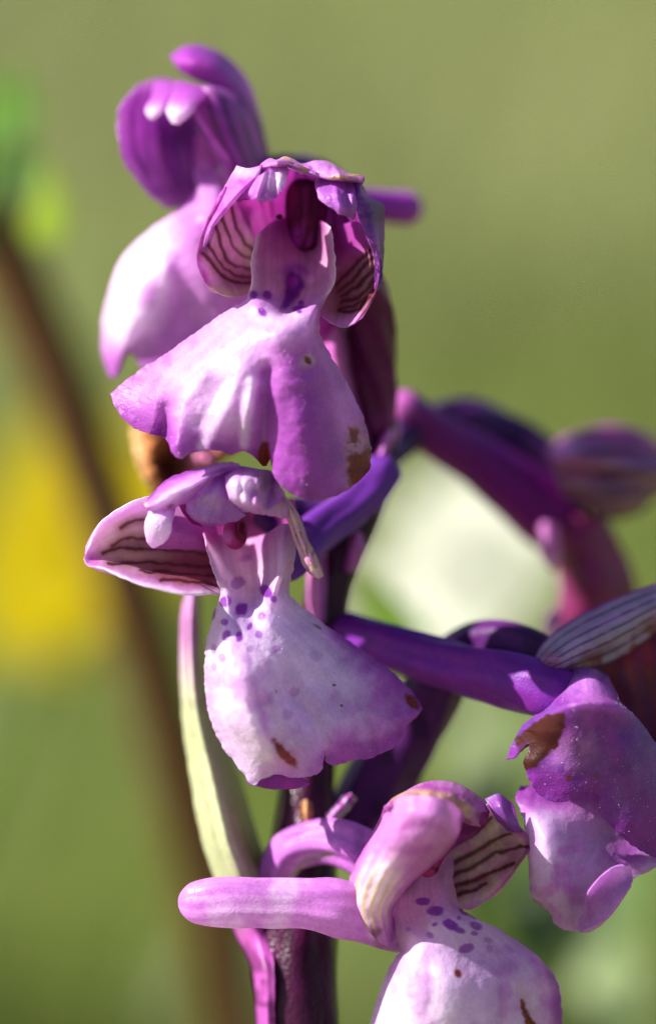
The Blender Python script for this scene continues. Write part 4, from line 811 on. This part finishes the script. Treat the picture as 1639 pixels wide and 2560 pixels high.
# ---- bracts on the stem
def bract(rows, base, layers, **k):
    return sheet('bract', orchid, grid_rows(rows, 50, 90), base, layers, mat=M['leaf'], thick=.35, **k)
b = bract([[(478, 1440, 8.3), (488, 1436, 8.0), (500, 1440, 8.6)], [(458, 1510, 7.8), (480, 1508, 6.6), (505, 1508, 8.8)], [(450, 1640, 7.4), (480, 1640, 5.6), (512, 1640, 8.6)], [(453, 1772, 7.0), (490, 1772, 4.8), (540, 1772, 8.4)],
       [(474, 1939, 6.4), (528, 1939, 4.0), (600, 1939, 7.8)], [(505, 2105, 5.8), (565, 2105, 3.2), (650, 2105, 6.8)], [(555, 2250, 5.8), (615, 2250, 3.6), (705, 2250, 6.3)], [(590, 2335, 6.4), (630, 2335, 4.6), (680, 2335, 4.8)], [(628, 2412, 5.2), (652, 2415, 3.7), (684, 2412, 3.5)], [(640, 2520, 4.8), (660, 2522, 3.3), (686, 2520, 3.2)], [(646, 2680, 4.8), (666, 2682, 3.3), (690, 2680, 3.2)]],
      GREENPALE, [((.52, .26, .50), lambda c: 1-sstep(.1, .28, c['v'])), ((.26, .30, .06), ur(.5, .9, .85)), ((.44, .10, .42), vr(.60, .72)), ((.20, .03, .18), both(vr(.66, .76), mottle(22, .45, .65)))])  # green right half paints shade, magenta foot the stem's sunlit edge
b['label'] = 'long pale green bract with a pink tip left of the stem'
bract([[(775, 1385, 7.2), (795, 1375, 6), (815, 1385, 7.4)], [(768, 1440, 7.2), (795, 1440, 5.6), (825, 1440, 7.6)], [(768, 1500, 7.2), (795, 1505, 5.8), (822, 1505, 7.6)], [(775, 1550, 7.4), (797, 1560, 6.4), (818, 1555, 7.6)]], (.60, .22, .58), [(ROSE, mottle(30, .5, .7))])
bract([[(950, 1050, 10.5), (975, 1036, 9.5), (1000, 1052, 10.8)], [(940, 1085, 9.6), (968, 1085, 8), (1000, 1090, 10)], [(932, 1120, 9), (955, 1130, 7.6), (985, 1130, 9.6)], [(925, 1155, 8.6), (945, 1160, 7.6), (970, 1160, 9)]], (.58, .20, .58), [])
bract([[(835, 770, 9), (850, 752, 8), (868, 770, 9)], [(800, 830, 8), (835, 830, 6.4), (880, 830, 8.4)], [(805, 930, 8), (845, 930, 6.4), (890, 930, 8.6)], [(850, 1040, 8.6), (885, 1040, 7.2), (915, 1040, 9)], [(890, 1120, 9), (910, 1120, 7.8), (935, 1120, 9)]], (.50, .14, .46), [(ROSE, mottle(40, .45, .7))])
bract([[(872, 1340, 7.6), (894, 1328, 7), (915, 1342, 8)], [(868, 1365, 7.4), (893, 1362, 6.6), (915, 1365, 7.8)], [(850, 1430, 7.4), (872, 1430, 6.8), (890, 1430, 7.8)]], (.52, .14, .48), [])
bract([[(858, 1990, 5), (878, 1984, 4.4), (892, 1996, 5)], [(836, 2016, 5), (856, 2010, 4.2), (874, 2024, 5)], [(812, 2040, 5.4), (830, 2040, 4.6), (850, 2048, 5.4)], [(790, 2090, 5.8), (808, 2090, 5), (826, 2095, 5.8)]], (.56, .42, .62), [(MAGENTA, mottle(10, .5, .6))])
bract([[(752, 2008, 5.4), (765, 1998, 4.8), (778, 2008, 5.4)], [(750, 2030, 5.4), (765, 2028, 4.4), (780, 2030, 5.4)], [(756, 2075, 5.8), (768, 2075, 5), (780, 2075, 5.8)]], (.60, .34, .16), [])
w = sheet('withered_flower', orchid, grid_rows([
    [(330, 1060, 12), (370, 1050, 10.5), (430, 1060, 11), (520, 1100, 12), (600, 1120, 12)],
    [(332, 1110, 12), (370, 1105, 10), (430, 1120, 12), (500, 1140, 10.5), (560, 1150, 12)],
    [(345, 1165, 12), (385, 1165, 10.8), (430, 1170, 12.6), (480, 1180, 11), (530, 1190, 12)],
    [(370, 1215, 12), (400, 1225, 11), (440, 1230, 12), (480, 1240, 11.5), (510, 1250, 12)],
    [(400, 1260, 12), (430, 1270, 11.5), (460, 1275, 12), (490, 1280, 12), (520, 1290, 12)]], 80, 80), (.42, .15, .05), [(DARKBROWN, blob(430, 1170, 46, 50, 20, .7, .8)), (TAN, rim(.14, .8, 'l')), (ROSE, blob(505, 1145, 40, 26, 0, .7, .6))], crumple=(1.0, 40), thick=.3, mat=M['dry'])
w['label'] = 'withered orange brown flower behind the top lip'

# basal leaves at the foot of the orchid
for k in range(5):
    a = k*1.26+.3; n = 14
    t = np.linspace(0, 1, n); wd = .008*np.sin(np.pi*np.clip(t*.93+.07, 0, 1))**.7
    r = .004+.07*t; z = .004+.03*np.sin(t*2.2)
    V = []
    for sgn in (-1, -.5, 0, .5, 1):
        V.append(np.stack([PLANT[0]+np.cos(a)*r-np.sin(a)*sgn*wd, PLANT[1]+np.sin(a)*r+np.cos(a)*sgn*wd, z+abs(sgn)*wd*.35], -1))
    V = np.concatenate(V); i5 = np.arange(5*n).reshape(5, n)
    F = np.stack([i5[:-1, :-1], i5[:-1, 1:], i5[1:, 1:], i5[1:, :-1]], -1).reshape(-1, 4)
    link('leaf', V, F, M['leaf'], orchid, np.tile(np.array([[.07, .14, .03]]), (len(V), 1)))

# ------------------------------------------------------------------ out-of-focus neighbours
def foot(px, py, d, lean=(0, 0)):
    p = world_pts([[px, py, d]])[0]; q = p.copy(); q[0] += lean[0]; q[1] += lean[1]; q[2] = 0; return p, q
def stalk_tube(name, parent, pts, r, rgb, origin, mat, layers=()):
    path = []
    for p, rr in zip(pts, r):
        px, py = pixel_pts(np.array(p)[None]); d = ((np.array(p)-CAM)@FWD-D)
        path.append((px[0], py[0], d*1e3, rr/(S*(D+d)/D)))
    return tube(name, parent, path, rgb, layers, ns=60, nr=14, round1=False, origin=origin, mat=mat)
SUNNY = np.array([.5, .6, -.5])
def leaf_blade(name, parent, p0, p1, width, rgb, origin, sag=.15, side=None, cup=.3, n=16, mat='leaf'):
    p0 = np.array(p0); p1 = np.array(p1); ax = p1-p0; L = np.linalg.norm(ax)
    side = np.cross(ax, SUNNY if side is None else side); side /= np.linalg.norm(side)+1e-12
    nn = np.cross(side, ax); nn /= np.linalg.norm(nn)+1e-12
    t = np.linspace(0, 1, n); wd = width*np.sin(np.pi*np.clip(.04+.95*t, 0, 1))**.8
    V = []
    for s_ in np.linspace(-1, 1, 7):
        V.append(p0+np.outer(t, ax)+np.outer(wd*s_, side)+np.outer(cup*wd*s_*s_+sag*L*np.sin(np.pi*t)*.5, nn))
    V = np.concatenate(V); ix = np.arange(7*n).reshape(7, n)
    F = np.stack([ix[:-1, :-1], ix[:-1, 1:], ix[1:, 1:], ix[1:, :-1]], -1).reshape(-1, 4)
    c = np.array(rgb)[None]*(.85+.3*rng.random((len(V), 1)))
    return link(name, V, F, M[mat], parent, c, origin)

# dry brown stalk crossing behind
pts = [world_pts([q])[0] for q in [(-90, 400, 56), (15, 640, 58), (150, 950, 60), (262, 1260, 63), (352, 1560, 66), (425, 1820, 70), (490, 2080, 74), (550, 2360, 78)]]
dirv = pts[-1]-pts[-2]; q = pts[-1].copy()
while q[2] > -.004: q = q + dirv*.8; dirv = dirv*np.array([.8, .8, 1]); pts.append(q.copy())
top = pts[0]-(pts[1]-pts[0])*2.2; pts = [top]+pts
base = pts[-1].copy(); base[2] = 0
ds = thing('dry_stalk', 'blurred brown dry stalk slanting across the meadow behind the orchid', 'stalk', base)
stalk_tube('stem', ds, pts, np.linspace(.0017, .0021, len(pts)), (.14, .062, .03), base, M['dry'])

# yellow flower
c0, base = foot(195, 1345, 125, (-.07, .03))
yf = thing('yellow_flower', 'blurred yellow meadow flower behind the brown stalk', 'flower', base)
stalk_tube('stem', yf, [c0, c0*.6+base*.4+np.array([.003, 0, 0]), base-np.array([0, 0, .004])], [.0007, .0009, .001], (.12, .18, .03), base, M['leaf'])
nrm = np.array([-.5, -.6, .6]); nrm /= np.linalg.norm(nrm); e1 = np.cross(nrm, [0, 0, 1.]); e1 /= np.linalg.norm(e1); e2 = np.cross(nrm, e1)
for k in range(6):
    a = k*2*math.pi/6+.3; dr = math.cos(a)*e1+math.sin(a)*e2
    leaf_blade('petal', yf, c0+dr*.0006, c0+dr*(.0080+.0016*(k % 2))+nrm*.0015, .0062, (.30, .235, .003), base, -.1, nrm, -.3, mat='bloom')
tube('centre', yf, [(195, 1345, 124, 40), (195, 1337, 122, 44)], (.34, .22, .002), ns=12, nr=16, origin=base, mat=M['bloom'])

# white flower behind the gap at the right
c0, base = foot(1165, 1400, 95, (.008, .012))
wf = thing('white_flower', 'pale white blurred flower filling the gap between the orchid stem and right flowers', 'flower', base)
stalk_tube('stem', wf, [c0, c0*.6+base*.4+np.array([.003, 0, 0]), base-np.array([0, 0, .004])], [.0008, .001, .001], (.12, .18, .03), base, M['leaf'])
nrm = np.array([-.6, -.55, .55]); nrm /= np.linalg.norm(nrm); e1 = np.cross(nrm, [0, 0, 1.]); e1 /= np.linalg.norm(e1); e2 = np.cross(nrm, e1)
for k in range(14):
    a = k*2*math.pi/14; dr = math.cos(a)*e1+math.sin(a)*e2
    leaf_blade('petal', wf, c0+dr*.0006, c0+dr*(.0069+.0005*(k % 3))+nrm*(.0006*(k % 2)), .0024, (.27, .285, .215), base, -.05, nrm, -.2)
tube('centre', wf, [(1165, 1400, 94, 40), (1164, 1394, 92, 44)], (.27, .285, .215), ns=12, nr=16, origin=base, mat=M['leaf'])

# leafy plants
def weed(name, label, anchor, leaves):
    c0, base = foot(*anchor)
    t_ = thing(name, label, 'plant', base); t_['group'] = 'leafy weeds behind the orchid'
    stalk_tube('stem', t_, [c0, c0*.5+base*.5, base-np.array([0, 0, .004])], [.0006, .0008, .001], (.09, .15, .03), base, M['leaf'])
    for (x0, y0, x1, y1, d0, d1, wdt, rgb) in leaves:
        leaf_blade('leaf', t_, world_pts([(x0, y0, d0)])[0], world_pts([(x1, y1, d1)])[0], wdt, rgb, base)
    return t_
weed('leafy_weed', 'blurred bright green sprig above the brown stalk', (25, 330, 46, (-.06, .02)),
     [(70, 600, 110, 400, 46, 42, .0022, (.19, .27, .02)), (60, 560, 120, 430, 47, 44, .0018, (.20, .28, .025)), (20, 420, 40, 150, 47, 46, .0010, (.09, .19, .025)), (-30, 430, -20, 180, 48, 47, .0012, (.09, .20, .025)), (20, 360, 70, 220, 48, 50, .0009, (.13, .28, .04)),
      (0, 480, 60, 330, 52, 50, .0016, (.06, .15, .03))])
weed('leafy_weed', 'blurred sage green leaves below the white flower', (1150, 1850, 70),
     [(1120, 1960, 1160, 1640, 66, 62, .0032, (0.216, 0.260, 0.132)), (1100, 2010, 1300, 1980, 70, 66, .0026, (0.030, 0.068, 0.018)), (1150, 1900, 1330, 1820, 74, 72, .0028, (0.096, 0.161, 0.036)), (960, 1620, 930, 1440, 40, 38, .0012, (0.144, 0.248, 0.030)), (1000, 1640, 1010, 1500, 46, 44, .001, (0.108, 0.198, 0.036))])
weed('leafy_weed', 'blurred dark green leaves beneath the right flower', (1330, 2300, 80),
     [(1240, 2240, 1460, 2330, 74, 70, .0034, (0.024, 0.056, 0.009)), (1340, 2280, 1210, 2120, 80, 78, .003, (0.108, 0.186, 0.018)), (1400, 2300, 1620, 2160, 86, 82, .004, (0.060, 0.112, 0.018)), (1440, 2480, 1560, 2340, 70, 68, .0032, (0.168, 0.223, 0.096)), (1400, 2600, 1640, 2520, 76, 72, .004, (0.120, 0.174, 0.048))])
